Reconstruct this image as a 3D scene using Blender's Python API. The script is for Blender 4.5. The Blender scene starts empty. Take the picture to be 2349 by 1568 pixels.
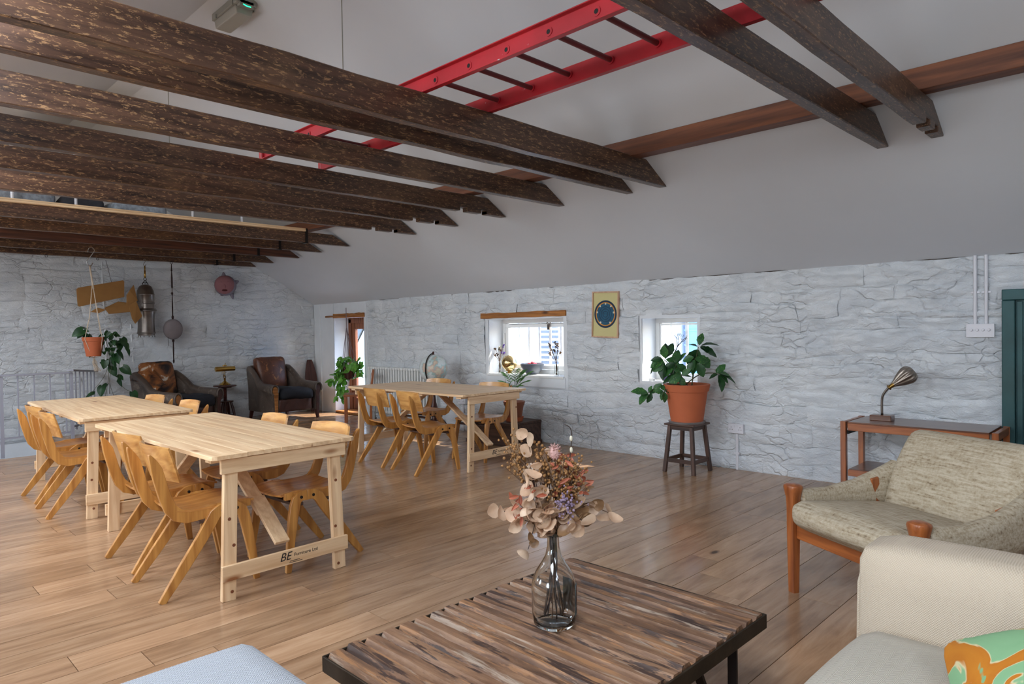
import bpy, bmesh, math, random
from mathutils import Vector, Matrix, noise as mnoise

R = math.radians
PI = math.pi
SC = bpy.context.scene
COL = SC.collection

# ------------------------------------------------------------------ camera
CAM_H = 1.38
def make_camera():
    yaw, pitch, roll = R(-44.7), R(1.02), R(0.89)
    fwd = Vector((math.sin(yaw) * math.cos(pitch), math.cos(yaw) * math.cos(pitch), -math.sin(pitch)))
    right = Vector((math.cos(yaw), -math.sin(yaw), 0))
    down = fwd.cross(right)
    r2 = right * math.cos(roll) + down * math.sin(roll)
    d2 = down * math.cos(roll) - right * math.sin(roll)
    m = Matrix(((r2.x, -d2.x, -fwd.x, 0), (r2.y, -d2.y, -fwd.y, 0), (r2.z, -d2.z, -fwd.z, CAM_H), (0, 0, 0, 1)))
    c = bpy.data.cameras.new('camera')
    c.sensor_width = 36
    c.lens = 1557 / 2349 * 36
    c.clip_start = 0.05
    o = bpy.data.objects.new('camera', c)
    o.matrix_world = m
    COL.objects.link(o)
    SC.camera = o
make_camera()

# ------------------------------------------------------------------ view, world, sun, daylight
SC.view_settings.view_transform = 'Standard'
SC.view_settings.look = 'None'
SC.view_settings.gamma = 1.0
SC.view_settings.use_curve_mapping = False
SC.view_settings.exposure = 0.07
SC.cycles.max_bounces = 7
SC.cycles.diffuse_bounces = 4
SC.cycles.glossy_bounces = 3
SC.cycles.transmission_bounces = 7
SC.cycles.transparent_max_bounces = 10
SC.cycles.adaptive_threshold = 0.03

W = bpy.data.worlds.new('sky')
SC.world = W
W.use_nodes = True
_nt = W.node_tree
_nt.nodes.clear()
_sky = _nt.nodes.new('ShaderNodeTexSky')
_sky.sky_type = 'NISHITA'
_sky.sun_disc = False
_sky.sun_elevation = R(42)
_sky.sun_rotation = R(30)
_bg = _nt.nodes.new('ShaderNodeBackground')
_bg.inputs['Strength'].default_value = 1.25
_out = _nt.nodes.new('ShaderNodeOutputWorld')
_nt.links.new(_sky.outputs['Color'], _bg.inputs['Color'])
_nt.links.new(_bg.outputs['Background'], _out.inputs['Surface'])

def add_sun():
    l = bpy.data.lights.new('sun', 'SUN')
    l.energy = 11.0
    l.angle = R(0.6)
    l.color = (1.0, 0.95, 0.86)
    o = bpy.data.objects.new('sun', l)
    o.rotation_euler = Vector((0.55, 0.95, 1.0)).to_track_quat('Z', 'Y').to_euler()
    COL.objects.link(o)
add_sun()

def daylight(name, loc, normal, sx, sy, power, color=(0.90, 0.95, 1.0)):
    """soft sky light entering through one glazed opening"""
    l = bpy.data.lights.new(name, 'AREA')
    l.shape = 'RECTANGLE'
    l.size, l.size_y = sx, sy
    l.energy = power
    l.color = color
    o = bpy.data.objects.new(name, l)
    o.location = loc
    o.rotation_euler = (-Vector(normal)).to_track_quat('Z', 'X' if abs(normal[0]) < .5 else 'Y').to_euler()
    COL.objects.link(o)

# room numbers (metres): long window wall at y = YW, stair gable at x = XG
YW, XG, XE, YL = 6.17, -11.1, 3.2, -1.52
EAVE, SL = 1.88, 0.58
RIDGE_R, RIDGE_L = 2.45, 2.20
ZR = EAVE + SL * (YW - RIDGE_R)
# skylights in the slope opposite the window wall: (x0, x1, y0, y1)
SKYL = [(-9.3, -8.2, -0.55, 0.55), (-6.6, -5.4, -0.55, 0.55), (-3.9, -2.7, -0.55, 0.55), (-1.2, 0.0, -0.55, 0.55), (1.3, 2.4, -0.55, 0.55)]
# low windows in the wall opposite: (x0, x1, z0, z1)
LOWW = [(-8.3, -7.2, 0.75, 1.5), (-5.0, -3.7, 0.75, 1.5), (-1.6, -0.3, 0.75, 1.5)]
def zl(y):
    return ZR - SL * (RIDGE_L - y)
for _i, (a, b, c, d) in enumerate(SKYL):
    ym = (c + d) / 2
    daylight('skylight_daylight', ((a + b) / 2, ym + 0.03, zl(ym) - 0.04), (0, 0.5, -0.866), b - a - .1, (d - c) / .866 - .1, (96, 88, 76, 66, 44)[_i])
for a, b, c, d in LOWW:
    daylight('window_daylight', ((a + b) / 2, YL - 0.1, (c + d) / 2), (0, 1, 0), b - a - .1, d - c - .1, 34)
# ------------------------------------------------------------------ mesh builder
class MB:
    def __init__(s):
        s.v, s.f = [], []
    def add(s, vs, fs, M=None):
        n = len(s.v)
        if M is not None:
            vs = [M @ Vector(p) for p in vs]
        s.v += [tuple(p) for p in vs]
        s.f += [tuple(i + n for i in f) for f in fs]
        return s
    def box(s, c, d, M=None):
        x, y, z = d[0] / 2, d[1] / 2, d[2] / 2
        vs = [(c[0] + a * x, c[1] + b * y, c[2] + e * z) for e in (-1, 1) for b in (-1, 1) for a in (-1, 1)]
        return s.add(vs, [(0, 2, 3, 1), (4, 5, 7, 6), (0, 1, 5, 4), (2, 6, 7, 3), (0, 4, 6, 2), (1, 3, 7, 5)], M)
    def bar(s, p0, p1, w, h, up=(0, 0, 1), w2=None, h2=None):
        """rectangular bar from p0 to p1, w across, h along up"""
        p0, p1 = Vector(p0), Vector(p1)
        d = (p1 - p0).normalized()
        u = Vector(up)
        if abs(d.dot(u)) > .99:
            u = Vector((0, 1, 0))
        x = d.cross(u).normalized()
        u = x.cross(d)
        w2, h2 = w2 or w, h2 or h
        vs = [p0 + x * a * w / 2 + u * b * h / 2 for a, b in ((-1, -1), (1, -1), (1, 1), (-1, 1))]
        vs += [p1 + x * a * w2 / 2 + u * b * h2 / 2 for a, b in ((-1, -1), (1, -1), (1, 1), (-1, 1))]
        return s.add(vs, [(3, 2, 1, 0), (4, 5, 6, 7), (0, 1, 5, 4), (1, 2, 6, 5), (2, 3, 7, 6), (3, 0, 4, 7)])
    def rings(s, rs, cap=True, closed=False):
        n = len(rs[0])
        vs = [p for r in rs for p in r]
        fs = []
        m = len(rs)
        for i in range(m if closed else m - 1):
            a, b = i * n, ((i + 1) % m) * n
            fs += [(a + j, a + (j + 1) % n, b + (j + 1) % n, b + j) for j in range(n)]
        if cap and not closed:
            fs += [tuple(range(n - 1, -1, -1)), tuple(range((m - 1) * n, m * n))]
        return s.add(vs, fs)
    def tube(s, pts, r, n=8, cap=True):
        pts = [Vector(p) for p in pts]
        m = len(pts)
        if not isinstance(r, (list, tuple)):
            r = [r] * m
        rs, px = [], None
        for i, p in enumerate(pts):
            t = (pts[min(i + 1, m - 1)] - pts[max(i - 1, 0)]).normalized()
            if px is None:
                px = t.orthogonal().normalized()
            else:
                px = (px - t * px.dot(t))
                px = px.normalized() if px.length > 1e-6 else t.orthogonal().normalized()
            py = t.cross(px)
            rs.append([p + (px * math.cos(2 * PI * k / n) + py * math.sin(2 * PI * k / n)) * r[i] for k in range(n)])
        return s.rings(rs, cap)
    def lathe(s, prof, n=20, M=None, flute=0, fn=12, cap=True):
        rs = []
        for r, z in prof:
            rs.append([(r * (1 + flute * math.cos(fn * 2 * PI * k / n)) * math.cos(2 * PI * k / n),
                        r * (1 + flute * math.cos(fn * 2 * PI * k / n)) * math.sin(2 * PI * k / n), z) for k in range(n)])
        if M is not None:
            rs = [[M @ Vector(p) for p in r] for r in rs]
        return s.rings(rs, cap)
    def prism(s, poly, lo, hi, ax='x', M=None):
        """extrude a 2-D polygon: ax='x' -> poly is (y,z); 'y' -> (x,z); 'z' -> (x,y)"""
        def P(a, b, h):
            return {'x': (h, a, b), 'y': (a, h, b), 'z': (a, b, h)}[ax]
        n = len(poly)
        vs = [P(a, b, lo) for a, b in poly] + [P(a, b, hi) for a, b in poly]
        fs = [tuple(range(n - 1, -1, -1)), tuple(range(n, 2 * n))]
        fs += [(i, (i + 1) % n, n + (i + 1) % n, n + i) for i in range(n)]
        return s.add(vs, fs, M)
    def sphere(s, c, r, n=12, m=8, sc=(1, 1, 1)):
        rs = []
        for i in range(m + 1):
            t = PI * (i if 0 < i < m else (0.02 if i == 0 else m - .02)) / m
            rs.append([(c[0] + r * sc[0] * math.sin(t) * math.cos(2 * PI * k / n), c[1] + r * sc[1] * math.sin(t) * math.sin(2 * PI * k / n),
                        c[2] - r * sc[2] * math.cos(t)) for k in range(n)])
        return s.rings(rs)
    def rbox(s, c, d, r, n=6, bulge=(0, 0, 0), M=None, fn=None):
        """soft box: rounded edges of radius r, faces bulged outward"""
        hx, hy, hz = d[0] / 2, d[1] / 2, d[2] / 2
        idx, vs, fs = {}, [], []
        def g(k):
            return [-1 + 2 * i / k for i in range(k + 1)]
        def put(a, b, e):
            key = (round(a, 4), round(b, 4), round(e, 4))
            if key in idx:
                return idx[key]
            def w(t):
                return math.copysign(abs(t) ** 0.7, t) if t else 0
            a, b, e = w(a), w(b), w(e)
            p = Vector((a * hx, b * hy, e * hz))
            q = Vector((max(-hx + r, min(hx - r, p.x)), max(-hy + r, min(hy - r, p.y)), max(-hz + r, min(hz - r, p.z))))
            df = p - q
            if df.length > 1e-6:
                p = q + df.normalized() * r
            p.x += a * bulge[0] * (1 - b * b) * (1 - e * e)
            p.y += b * bulge[1] * (1 - a * a) * (1 - e * e)
            p.z += e * bulge[2] * (1 - a * a) * (1 - b * b)
            if fn:
                p = Vector(fn(p))
            p = p + Vector(c)
            idx[key] = len(vs)
            vs.append(p)
            return idx[key]
        G = g(n)
        for ax in range(3):
            for sg in (-1, 1):
                for i in range(n):
                    for j in range(n):
                        q = []
                        for u, v in ((G[i], G[j]), (G[i + 1], G[j]), (G[i + 1], G[j + 1]), (G[i], G[j + 1])):
                            t = [0, 0, 0]
                            t[ax] = sg
                            t[(ax + 1) % 3], t[(ax + 2) % 3] = u, v
                            q.append(put(*t))
                        fs.append(tuple(q if sg > 0 else q[::-1]))
        return s.add(vs, fs, M)
    def mesh(s, name, mat=None, smooth=None):
        me = bpy.data.meshes.new(name)
        me.from_pydata(s.v, [], s.f)
        if mat is not None:
            me.materials.append(mat)
        if smooth:
            me.shade_smooth()
            if smooth is not True:
                me.set_sharp_from_angle(angle=R(smooth))
        me.update()
        return me
    def build(s, name, mat=None, parent=None, smooth=None, bevel=0, loc=None, rot=None, seg=2):
        return link(name, s.mesh(name, mat, smooth), parent, bevel, loc, rot, seg)

def link(name, me, parent=None, bevel=0, loc=None, rot=None, seg=2):
    o = bpy.data.objects.new(name, me)
    COL.objects.link(o)
    if parent is not None:
        o.parent = parent
    if loc is not None:
        o.location = loc
    if rot is not None:
        o.rotation_euler = rot
    if bevel:
        b = o.modifiers.new('bevel', 'BEVEL')
        b.width, b.segments, b.limit_method, b.angle_limit = bevel, seg, 'ANGLE', R(40)
    return o

def tag(o, label=None, cat=None, group=None, kind=None):
    for k, v in (('label', label), ('category', cat), ('group', group), ('kind', kind)):
        if v:
            o[k] = v
    return o

def thing(name, label, cat, loc=(0, 0, 0), rz=0, group=None):
    o = bpy.data.objects.new(name, None)
    o.empty_display_size = .1
    COL.objects.link(o)
    o.location = loc
    o.rotation_euler = (0, 0, rz)
    return tag(o, label, cat, group)

def copy_tree(o, parent=None):
    c = o.copy()
    COL.objects.link(c)
    if parent is not None:
        c.parent = parent
    for ch in [k for k in bpy.data.objects if k.parent == o]:
        copy_tree(ch, c)
    return c

def struct(o):
    o['kind'] = 'structure'
    return o

def rect_sub(rects, hole):
    """axis-aligned rectangles (a0,a1,b0,b1) minus one rectangle"""
    out = []
    h0, h1, k0, k1 = hole
    for a0, a1, b0, b1 in rects:
        if a1 <= h0 or a0 >= h1 or b1 <= k0 or b0 >= k1:
            out.append((a0, a1, b0, b1))
            continue
        if b0 < k0: out.append((a0, a1, b0, k0))
        if b1 > k1: out.append((a0, a1, k1, b1))
        m0, m1 = max(b0, k0), min(b1, k1)
        if a0 < h0: out.append((a0, h0, m0, m1))
        if a1 > h1: out.append((h1, a1, m0, m1))
    return out

def lerp(a, b, t):
    return a + (b - a) * t
def interp(tab, x):
    for (x0, y0), (x1, y1) in zip(tab, tab[1:]):
        if x <= x1:
            return lerp(y0, y1, max(0, (x - x0) / (x1 - x0)))
    return tab[-1][1]
def bez(p0, p1, p2, p3, n):
    p0, p1, p2, p3 = map(Vector, (p0, p1, p2, p3))
    return [p0 * (1 - t) ** 3 + p1 * 3 * t * (1 - t) ** 2 + p2 * 3 * t * t * (1 - t) + p3 * t ** 3 for t in [i / n for i in range(n + 1)]]
def smooth_path(pts, n=4):
    """Catmull-Rom through pts"""
    P = [Vector(p) for p in pts]
    P = [P[0]] + P + [P[-1]]
    out = []
    for i in range(1, len(P) - 2):
        for k in range(n):
            t = k / n
            a, b, c, d = P[i - 1], P[i], P[i + 1], P[i + 2]
            out.append(.5 * ((2 * b) + (c - a) * t + (2 * a - 5 * b + 4 * c - d) * t * t + (3 * b - a - 3 * c + d) * t ** 3))
    out.append(P[-2])
    return out
# ------------------------------------------------------------------ materials
def srgb(r, g, b):
    f = lambda c: (c / 255 / 12.92) if c / 255 <= .04045 else ((c / 255 + .055) / 1.055) ** 2.4
    return (f(r), f(g), f(b), 1)

class NT:
    def __init__(s, name):
        s.m = bpy.data.materials.new(name)
        s.m.use_nodes = True
        s.t = s.m.node_tree
        s.t.nodes.clear()
        s.out = s.n('ShaderNodeOutputMaterial')
        s.b = s.n('ShaderNodeBsdfPrincipled')
        s.l(s.b.outputs[0], s.out.inputs[0])
    def n(s, ty, **kw):
        x = s.t.nodes.new(ty)
        for k, v in kw.items():
            setattr(x, k, v)
        return x
    def l(s, a, b):
        s.t.links.new(a, b)
    def set(s, sock, v):
        i = s.b.inputs[sock]
        if hasattr(v, 'is_linked'):
            s.l(v, i)
        else:
            i.default_value = v
    def coord(s, space='obj', scale=(1, 1, 1), rnd=0):
        if space == 'obj':
            c = s.n('ShaderNodeTexCoord').outputs['Object']
        elif space == 'gen':
            c = s.n('ShaderNodeTexCoord').outputs['Generated']
        else:
            c = s.n('ShaderNodeNewGeometry').outputs['Position']
        mp = s.n('ShaderNodeMapping')
        mp.inputs['Scale'].default_value = scale
        s.l(c, mp.inputs['Vector'])
        v = mp.outputs[0]
        if rnd:
            o = s.n('ShaderNodeObjectInfo').outputs['Random']
            mu = s.n('ShaderNodeMath', operation='MULTIPLY')
            s.l(o, mu.inputs[0]); mu.inputs[1].default_value = rnd
            cb = s.n('ShaderNodeCombineXYZ')
            for k in range(3): s.l(mu.outputs[0], cb.inputs[k])
            ad = s.n('ShaderNodeVectorMath', operation='ADD')
            s.l(v, ad.inputs[0]); s.l(cb.outputs[0], ad.inputs[1])
            v = ad.outputs[0]
        return v
    def noise(s, vec, scale=5, detail=4, rough=.55, dist=0):
        x = s.n('ShaderNodeTexNoise')
        s.l(vec, x.inputs['Vector'])
        x.inputs['Scale'].default_value = scale
        x.inputs['Detail'].default_value = detail
        x.inputs['Roughness'].default_value = rough
        x.inputs['Distortion'].default_value = dist
        return x.outputs['Fac']
    def wave(s, vec, scale, dist, detail=2, dscale=1, direction='X', kind='BANDS'):
        x = s.n('ShaderNodeTexWave', wave_type=kind)
        if kind == 'BANDS': x.bands_direction = direction
        s.l(vec, x.inputs['Vector'])
        x.inputs['Scale'].default_value = scale
        x.inputs['Distortion'].default_value = dist
        x.inputs['Detail'].default_value = detail
        x.inputs['Detail Scale'].default_value = dscale
        return x.outputs['Fac']
    def voro(s, vec, scale, feature='F1', out='Distance'):
        x = s.n('ShaderNodeTexVoronoi', feature=feature)
        s.l(vec, x.inputs['Vector'])
        x.inputs['Scale'].default_value = scale
        return x.outputs[out]
    def ramp(s, fac, stops, interp='LINEAR'):
        x = s.n('ShaderNodeValToRGB')
        x.color_ramp.interpolation = interp
        e = x.color_ramp.elements
        while len(e) < len(stops): e.new(.5)
        for k, (p, c) in zip(e, stops):
            k.position = p
            k.color = c if len(c) == 4 else (*c, 1)
        s.l(fac, x.inputs[0])
        return x.outputs[0]
    def mix(s, fac, a, b, mode='MIX'):
        x = s.n('ShaderNodeMix', data_type='RGBA', blend_type=mode)
        for v, i in ((fac, x.inputs[0]), (a, x.inputs[6]), (b, x.inputs[7])):
            if hasattr(v, 'is_linked'): s.l(v, i)
            else: i.default_value = v
        return x.outputs[2]
    def math(s, op, a, b=0.0):
        x = s.n('ShaderNodeMath', operation=op)
        for v, i in ((a, x.inputs[0]), (b, x.inputs[1])):
            if hasattr(v, 'is_linked'): s.l(v, i)
            else: i.default_value = v
        return x.outputs[0]
    def rand_value(s, col, amt):
        """per-object brightness change"""
        o = s.n('ShaderNodeObjectInfo').outputs['Random']
        m = s.n('ShaderNodeMapRange')
        s.l(o, m.inputs[0])
        m.inputs[3].default_value, m.inputs[4].default_value = 1 - amt, 1 + amt
        h = s.n('ShaderNodeHueSaturation')
        s.l(m.outputs[0], h.inputs['Value'])
        if hasattr(col, 'is_linked'): s.l(col, h.inputs['Color'])
        else: h.inputs['Color'].default_value = col
        return h.outputs[0]
    def bump(s, h, strength=.3, dist=.01):
        x = s.n('ShaderNodeBump')
        x.inputs['Strength'].default_value = strength
        x.inputs['Distance'].default_value = dist
        s.l(h, x.inputs['Height'])
        s.l(x.outputs[0], s.b.inputs['Normal'])

def plain(name, col, rough=.5, metal=0, var=.12, scale=6, bump=0, bscale=40, coat=0, rnd=0, trans=0):
    t = NT(name)
    v = t.coord('obj')
    f = t.noise(v, scale, 3)
    dark = tuple(c * (1 - var) for c in col[:3]) + (1,)
    lite = tuple(min(1, c * (1 + var)) for c in col[:3]) + (1,)
    c = t.ramp(f, [(.3, dark), (.7, lite)])
    if rnd: c = t.rand_value(c, rnd)
    t.set('Base Color', c)
    t.set('Roughness', rough)
    t.set('Metallic', metal)
    if coat: t.set('Coat Weight', coat)
    if bump: t.bump(t.noise(v, bscale, 4), bump, .004)
    return t.m

def wood(name, c_lo, c_hi, axis='y', rough=.4, scale=1.0, knots=None, space='obj', rnd=6.0, rv=.06, fleck=None, bump=.15, coat=0):
    t = NT(name)
    st = {'x': (.06, 1, 1), 'y': (1, .06, 1), 'z': (1, 1, .06)}[axis]
    v = t.coord(space, tuple(a * scale for a in st), rnd)
    g1 = t.noise(v, 26, 4, .62, .6)
    ring = t.wave(v, 9, 7, 3, 1.2, direction='DIAGONAL')
    f = t.math('ADD', t.math('MULTIPLY', g1, .86), t.math('MULTIPLY', ring, .14))
    c = t.ramp(f, [(.3, c_lo), (.66, c_hi)])
    if fleck:
        v2 = t.coord(space, tuple(a * scale * (1 if a == 1 else 4.0) for a in st), rnd)
        f2 = t.noise(v2, fleck[1], 4, .75, .4)
        c = t.mix(t.ramp(f2, [(fleck[2], (0, 0, 0)), (fleck[2] + .07, (1, 1, 1))]), c, fleck[0])
        f4 = t.noise(t.coord(space, (.8, .8, .8), rnd), 2.2, 5, .6)
        c = t.mix(t.ramp(f4, [(.56, (0, 0, 0)), (.72, (.30, .30, .30))]), c, fleck[0])
    if knots:
        v3 = t.coord(space, tuple(scale * (.35 if a < 1 else 1) for a in st), rnd)
        k = t.voro(v3, knots[1])
        c = t.mix(t.ramp(k, [(.04, (1, 1, 1)), (.10, (0, 0, 0))]), c, knots[0])
    c = t.rand_value(c, rv) if rv else c
    t.set('Base Color', c)
    t.set('Roughness', rough)
    if coat:
        t.set('Coat Weight', coat)
        t.set('Coat Roughness', .2)
    if bump: t.bump(f, bump, .002)
    return t.m

def make_materials():
    M = {}
    # painted rubble walls
    t = NT('painted_stone')
    v = t.coord('world')
    n1 = t.noise(v, 3.0, 2, .6)
    n2 = t.noise(t.coord('world', (1, 1, 2.0)), 9, 6, .66, .8)
    n3 = t.noise(v, 70, 2, .6)
    c = t.ramp(n1, [(.3, srgb(214, 220, 226)), (.7, srgb(232, 236, 239))])
    t.set('Base Color', c)
    t.set('Roughness', .62)
    dn = t.n('ShaderNodeTexNoise'); t.l(v, dn.inputs['Vector']); dn.inputs['Scale'].default_value = 3.5; dn.inputs['Detail'].default_value = 3
    wv = t.n('ShaderNodeVectorMath', operation='MULTIPLY_ADD'); t.l(dn.outputs['Color'], wv.inputs[0]); wv.inputs[1].default_value = (.5, .5, .5); t.l(t.coord('world', (1, 1, 2.4)), wv.inputs[2])
    cr = t.voro(wv.outputs[0], 4.2, 'DISTANCE_TO_EDGE')
    cr = t.ramp(cr, [(0, (0, 0, 0)), (.07, (1, 1, 1))])
    mk = t.ramp(t.noise(v, 2.1, 3), [(.42, (.1, .1, .1)), (.6, (1, 1, 1))])
    h = t.math('ADD', t.math('MULTIPLY', n2, 1.0), t.math('MULTIPLY', n3, .15))
    h = t.math('ADD', h, t.math('MULTIPLY', t.math('MULTIPLY', cr, mk), .32))
    t.bump(h, 1.0, .03)
    M['stone'] = t.m
    M['paint'] = plain('ceiling_paint', srgb(208, 212, 218), .8, var=.015, scale=2)
    M['plaster'] = plain('white_plaster', srgb(224, 228, 232), .6, var=.03, scale=5, bump=.15, bscale=18)
    M['white'] = plain('white_gloss', srgb(235, 236, 234), .35, var=.02)
    M['whiteplastic'] = plain('white_plastic', srgb(222, 222, 228), .35, var=.02)
    # oak boards
    t = NT('oak_board')
    v = t.coord('world', (1, .09, 1), 31)
    g = t.noise(v, 20, 6, .62, .9)
    ring = t.noise(t.coord('world', (1, .22, 1), 31), 7, 4, .6, 1.4)
    f = t.math('ADD', t.math('MULTIPLY', g, .55), t.math('MULTIPLY', ring, .45))
    c = t.ramp(f, [(.30, srgb(126, 95, 70)), (.5, srgb(164, 130, 100)), (.70, srgb(188, 156, 125))])
    kn = t.voro(t.coord('world', (1, .45, 1), 31), 2.3)
    c = t.mix(t.ramp(kn, [(.025, (1, 1, 1)), (.06, (0, 0, 0))]), c, srgb(78, 58, 44))
    c = t.rand_value(c, .15)
    t.set('Base Color', c)
    t.set('Roughness', t.ramp(t.noise(t.coord('world'), 2.5, 3), [(.3, (.15, .15, .15)), (.7, (.27, .27, .27))]))
    t.bump(g, .06, .001)
    M['oak'] = t.m
    M['dark_gap'] = plain('dark_gap', srgb(60, 44, 32), .9)
    # old scraped beams
    M['beam'] = wood('old_beam', srgb(44, 30, 24), srgb(92, 66, 51), 'y', .36, 1, None, 'world', 9, .12, (srgb(150, 116, 82), 88, .552), .3)
    M['beam_red'] = wood('red_brown_beam', srgb(44, 24, 16), srgb(92, 52, 34), 'y', .5, 1, None, 'world', 9, .08, None, .2)
    M['purlin'] = wood('purlin_timber', srgb(78, 42, 28), srgb(128, 76, 48), 'x', .55, .8, (srgb(44, 26, 20), 2.2), 'world', 3, 0, None, .2)
    for a in 'xyz':
        M['pine_' + a] = wood('pale_pine_' + a, srgb(208, 168, 126), srgb(238, 208, 168), a, .42, 1, (srgb(150, 96, 58), 4.2), 'obj', 9, .05, None, .08)
    M['ply'] = wood('honey_plywood', srgb(160, 103, 44), srgb(206, 149, 77), 'z', .38, 1, None, 'obj', 7, .07, None, .05, coat=.3)
    M['ply_y'] = wood('honey_plywood_seat', srgb(160, 101, 44), srgb(202, 143, 76), 'y', .34, 1, None, 'obj', 7, .07, None, .05, coat=.4)
    M['ply_x'] = wood('honey_plywood_back', srgb(176, 118, 58), srgb(216, 165, 98), 'x', .36, 1, None, 'obj', 7, .07, None, .05, coat=.3)
    for a in 'xyz':
        M['teak_' + a] = wood('teak_' + a, srgb(122, 62, 28), srgb(172, 98, 48), a, .35, 1.2, None, 'obj', 5, .03, None, .04, coat=.3)
        M['dark_' + a] = wood('dark_oak_' + a, srgb(50, 34, 28), srgb(92, 66, 54), a, .5, 1, None, 'obj', 5, .06, None, .15)
        M['maho_' + a] = wood('mahogany_' + a, srgb(44, 20, 18), srgb(84, 42, 34), a, .3, 1, None, 'obj', 5, .05, None, .08, coat=.3)
    M['teak_top'] = wood('dark_teak_top', srgb(84, 50, 36), srgb(122, 78, 56), 'x', .28, 1, None, 'obj', 5, .02, None, .03, coat=.4)
    M['lintel'] = wood('lintel_timber', srgb(128, 78, 34), srgb(184, 122, 62), 'x', .7, 1.2, (srgb(90, 54, 26), 3), 'obj', 4, .05, None, .5)
    M['doorwood'] = wood('door_hardwood', srgb(104, 58, 36), srgb(150, 92, 60), 'z', .5, 1, None, 'obj', 4, .03)
    # upholstery
    def leather(name, lo, hi, scuff, th, rough=.42):
        t = NT(name)
        v = t.coord('obj', (1, 1, 1), 3)
        c = t.ramp(t.noise(v, 4, 6, .6, .4), [(.3, lo), (.7, hi)])
        s = t.noise(v, 9, 8, .72, .6)
        c = t.mix(t.ramp(s, [(th, (0, 0, 0)), (th + .08, (1, 1, 1))]), c, scuff)
        t.set('Base Color', c)
        t.set('Roughness', rough)
        t.bump(t.math('ADD', t.voro(v, 60), t.noise(v, 12, 5)), .25, .004)
        return t.m
    M['leather_grey'] = leather('grey_brown_leather', srgb(64, 54, 48), srgb(98, 85, 76), srgb(124, 112, 100), .57)
    M['leather_brown'] = leather('worn_brown_leather', srgb(70, 38, 26), srgb(112, 66, 44), srgb(160, 104, 58), .545)
    M['leather_apron'] = leather('dark_brown_leather', srgb(52, 30, 26), srgb(84, 52, 44), srgb(110, 80, 68), .7)
    t = NT('cowhide')
    v = t.coord('obj', (1, 1, 1), 0)
    n = t.noise(v, 2.6, 5, .55, 1.2)
    c = t.ramp(n, [(.0, srgb(20, 17, 16)), (.41, srgb(34, 25, 22)), (.45, srgb(80, 50, 34)), (.50, srgb(134, 80, 40)), (.57, srgb(168, 106, 54)), (.60, srgb(222, 208, 188))], 'LINEAR')
    t.set('Base Color', c); t.set('Roughness', .7)
    t.bump(t.noise(v, 160, 3), .3, .003)
    M['cowhide'] = t.m
    M['black_velvet'] = plain('black_velvet', srgb(26, 28, 36), .85, var=.35, scale=5, bump=.3, bscale=18)
    t = NT('oatmeal_tweed')
    v = t.coord('obj')
    a = t.noise(t.coord('obj', (1, .12, 1)), 70, 4, .7)
    a2 = t.noise(t.coord('obj', (.1, 1, 1)), 90, 3, .7)
    b = t.noise(v, 240, 2)
    f = t.math('ADD', t.math('MULTIPLY', a2, .6), t.math('MULTIPLY', a, .4))
    c = t.ramp(f, [(.33, srgb(110, 92, 72)), (.43, srgb(164, 148, 122)), (.60, srgb(192, 180, 158))])
    t.set('Base Color', c); t.set('Roughness', .95)
    t.bump(t.math('ADD', f, t.math('MULTIPLY', b, .5)), .5, .004)
    M['tweed'] = t.m
    def weave(name, c0, c1, sc, zig=False, axes=(0, 1)):
        t = NT(name)
        v = t.coord('obj')
        sp = t.n('ShaderNodeSeparateXYZ')
        t.l(v, sp.inputs[0])
        u, w = sp.outputs[axes[0]], sp.outputs[axes[1]]
        if zig:   # herringbone: diagonal stripes that flip direction in columns
            col = t.math('PINGPONG', u, zig)
            k = t.math('ADD', col, w)
            f = t.math('SINE', t.math('MULTIPLY', k, sc))
            f = t.math('ADD', t.math('MULTIPLY', f, .5), .5)
        else:
            f = t.math('MULTIPLY', t.math('SINE', t.math('MULTIPLY', u, sc)), t.math('SINE', t.math('MULTIPLY', w, sc)))
            f = t.math('ADD', t.math('MULTIPLY', f, .5), .5)
        c = t.ramp(f, [(.2, c0), (.8, c1)])
        sp2 = t.noise(v, 420, 2)
        c = t.mix(t.ramp(sp2, [(.68, (0, 0, 0)), (.72, (1, 1, 1))]), c, tuple(x * .55 for x in c0[:3]) + (1,))
        big = t.noise(v, 3, 3)
        c = t.mix(t.ramp(big, [(.55, (0, 0, 0)), (.8, (.35, .35, .35))]), c, tuple(x * .8 for x in c0[:3]) + (1,))
        t.set('Base Color', c); t.set('Roughness', .95)
        t.bump(f, .5, .003)
        return t.m
    M['sofa'] = weave('beige_weave', srgb(182, 167, 147), srgb(198, 184, 163), 900, axes=(0, 2))
    M['sofa_seat'] = weave('beige_herringbone', srgb(166, 159, 146), srgb(198, 191, 177), 900, .014)
    M['otto'] = weave('grey_herringbone', srgb(150, 156, 164), srgb(184, 188, 193), 800, .015)
    t = NT('green_orange_print')
    v = t.coord('obj')
    n = t.noise(v, 5.5, 3, .5, 1.6)
    c = t.ramp(n, [(.0, srgb(116, 160, 116)), (.515, srgb(126, 168, 124)), (.53, srgb(206, 192, 150)), (.545, srgb(178, 106, 16)), (.64, srgb(186, 116, 22)), (.66, srgb(120, 164, 118))])
    t.set('Base Color', c); t.set('Roughness', .9)
    t.bump(t.noise(v, 120, 2), .2, .002)
    M['print'] = t.m
    # everything else
    M['terracotta'] = plain('terracotta', srgb(186, 98, 60), .75, var=.08, scale=4, bump=.08)
    M['terra_dark'] = plain('brown_plastic_pot', srgb(140, 84, 60), .5, var=.06)
    M['saucer'] = plain('grey_saucer', srgb(128, 122, 120), .6)
    M['soil'] = plain('soil', srgb(42, 32, 26), .95, var=.3, scale=40, bump=.6)
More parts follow.
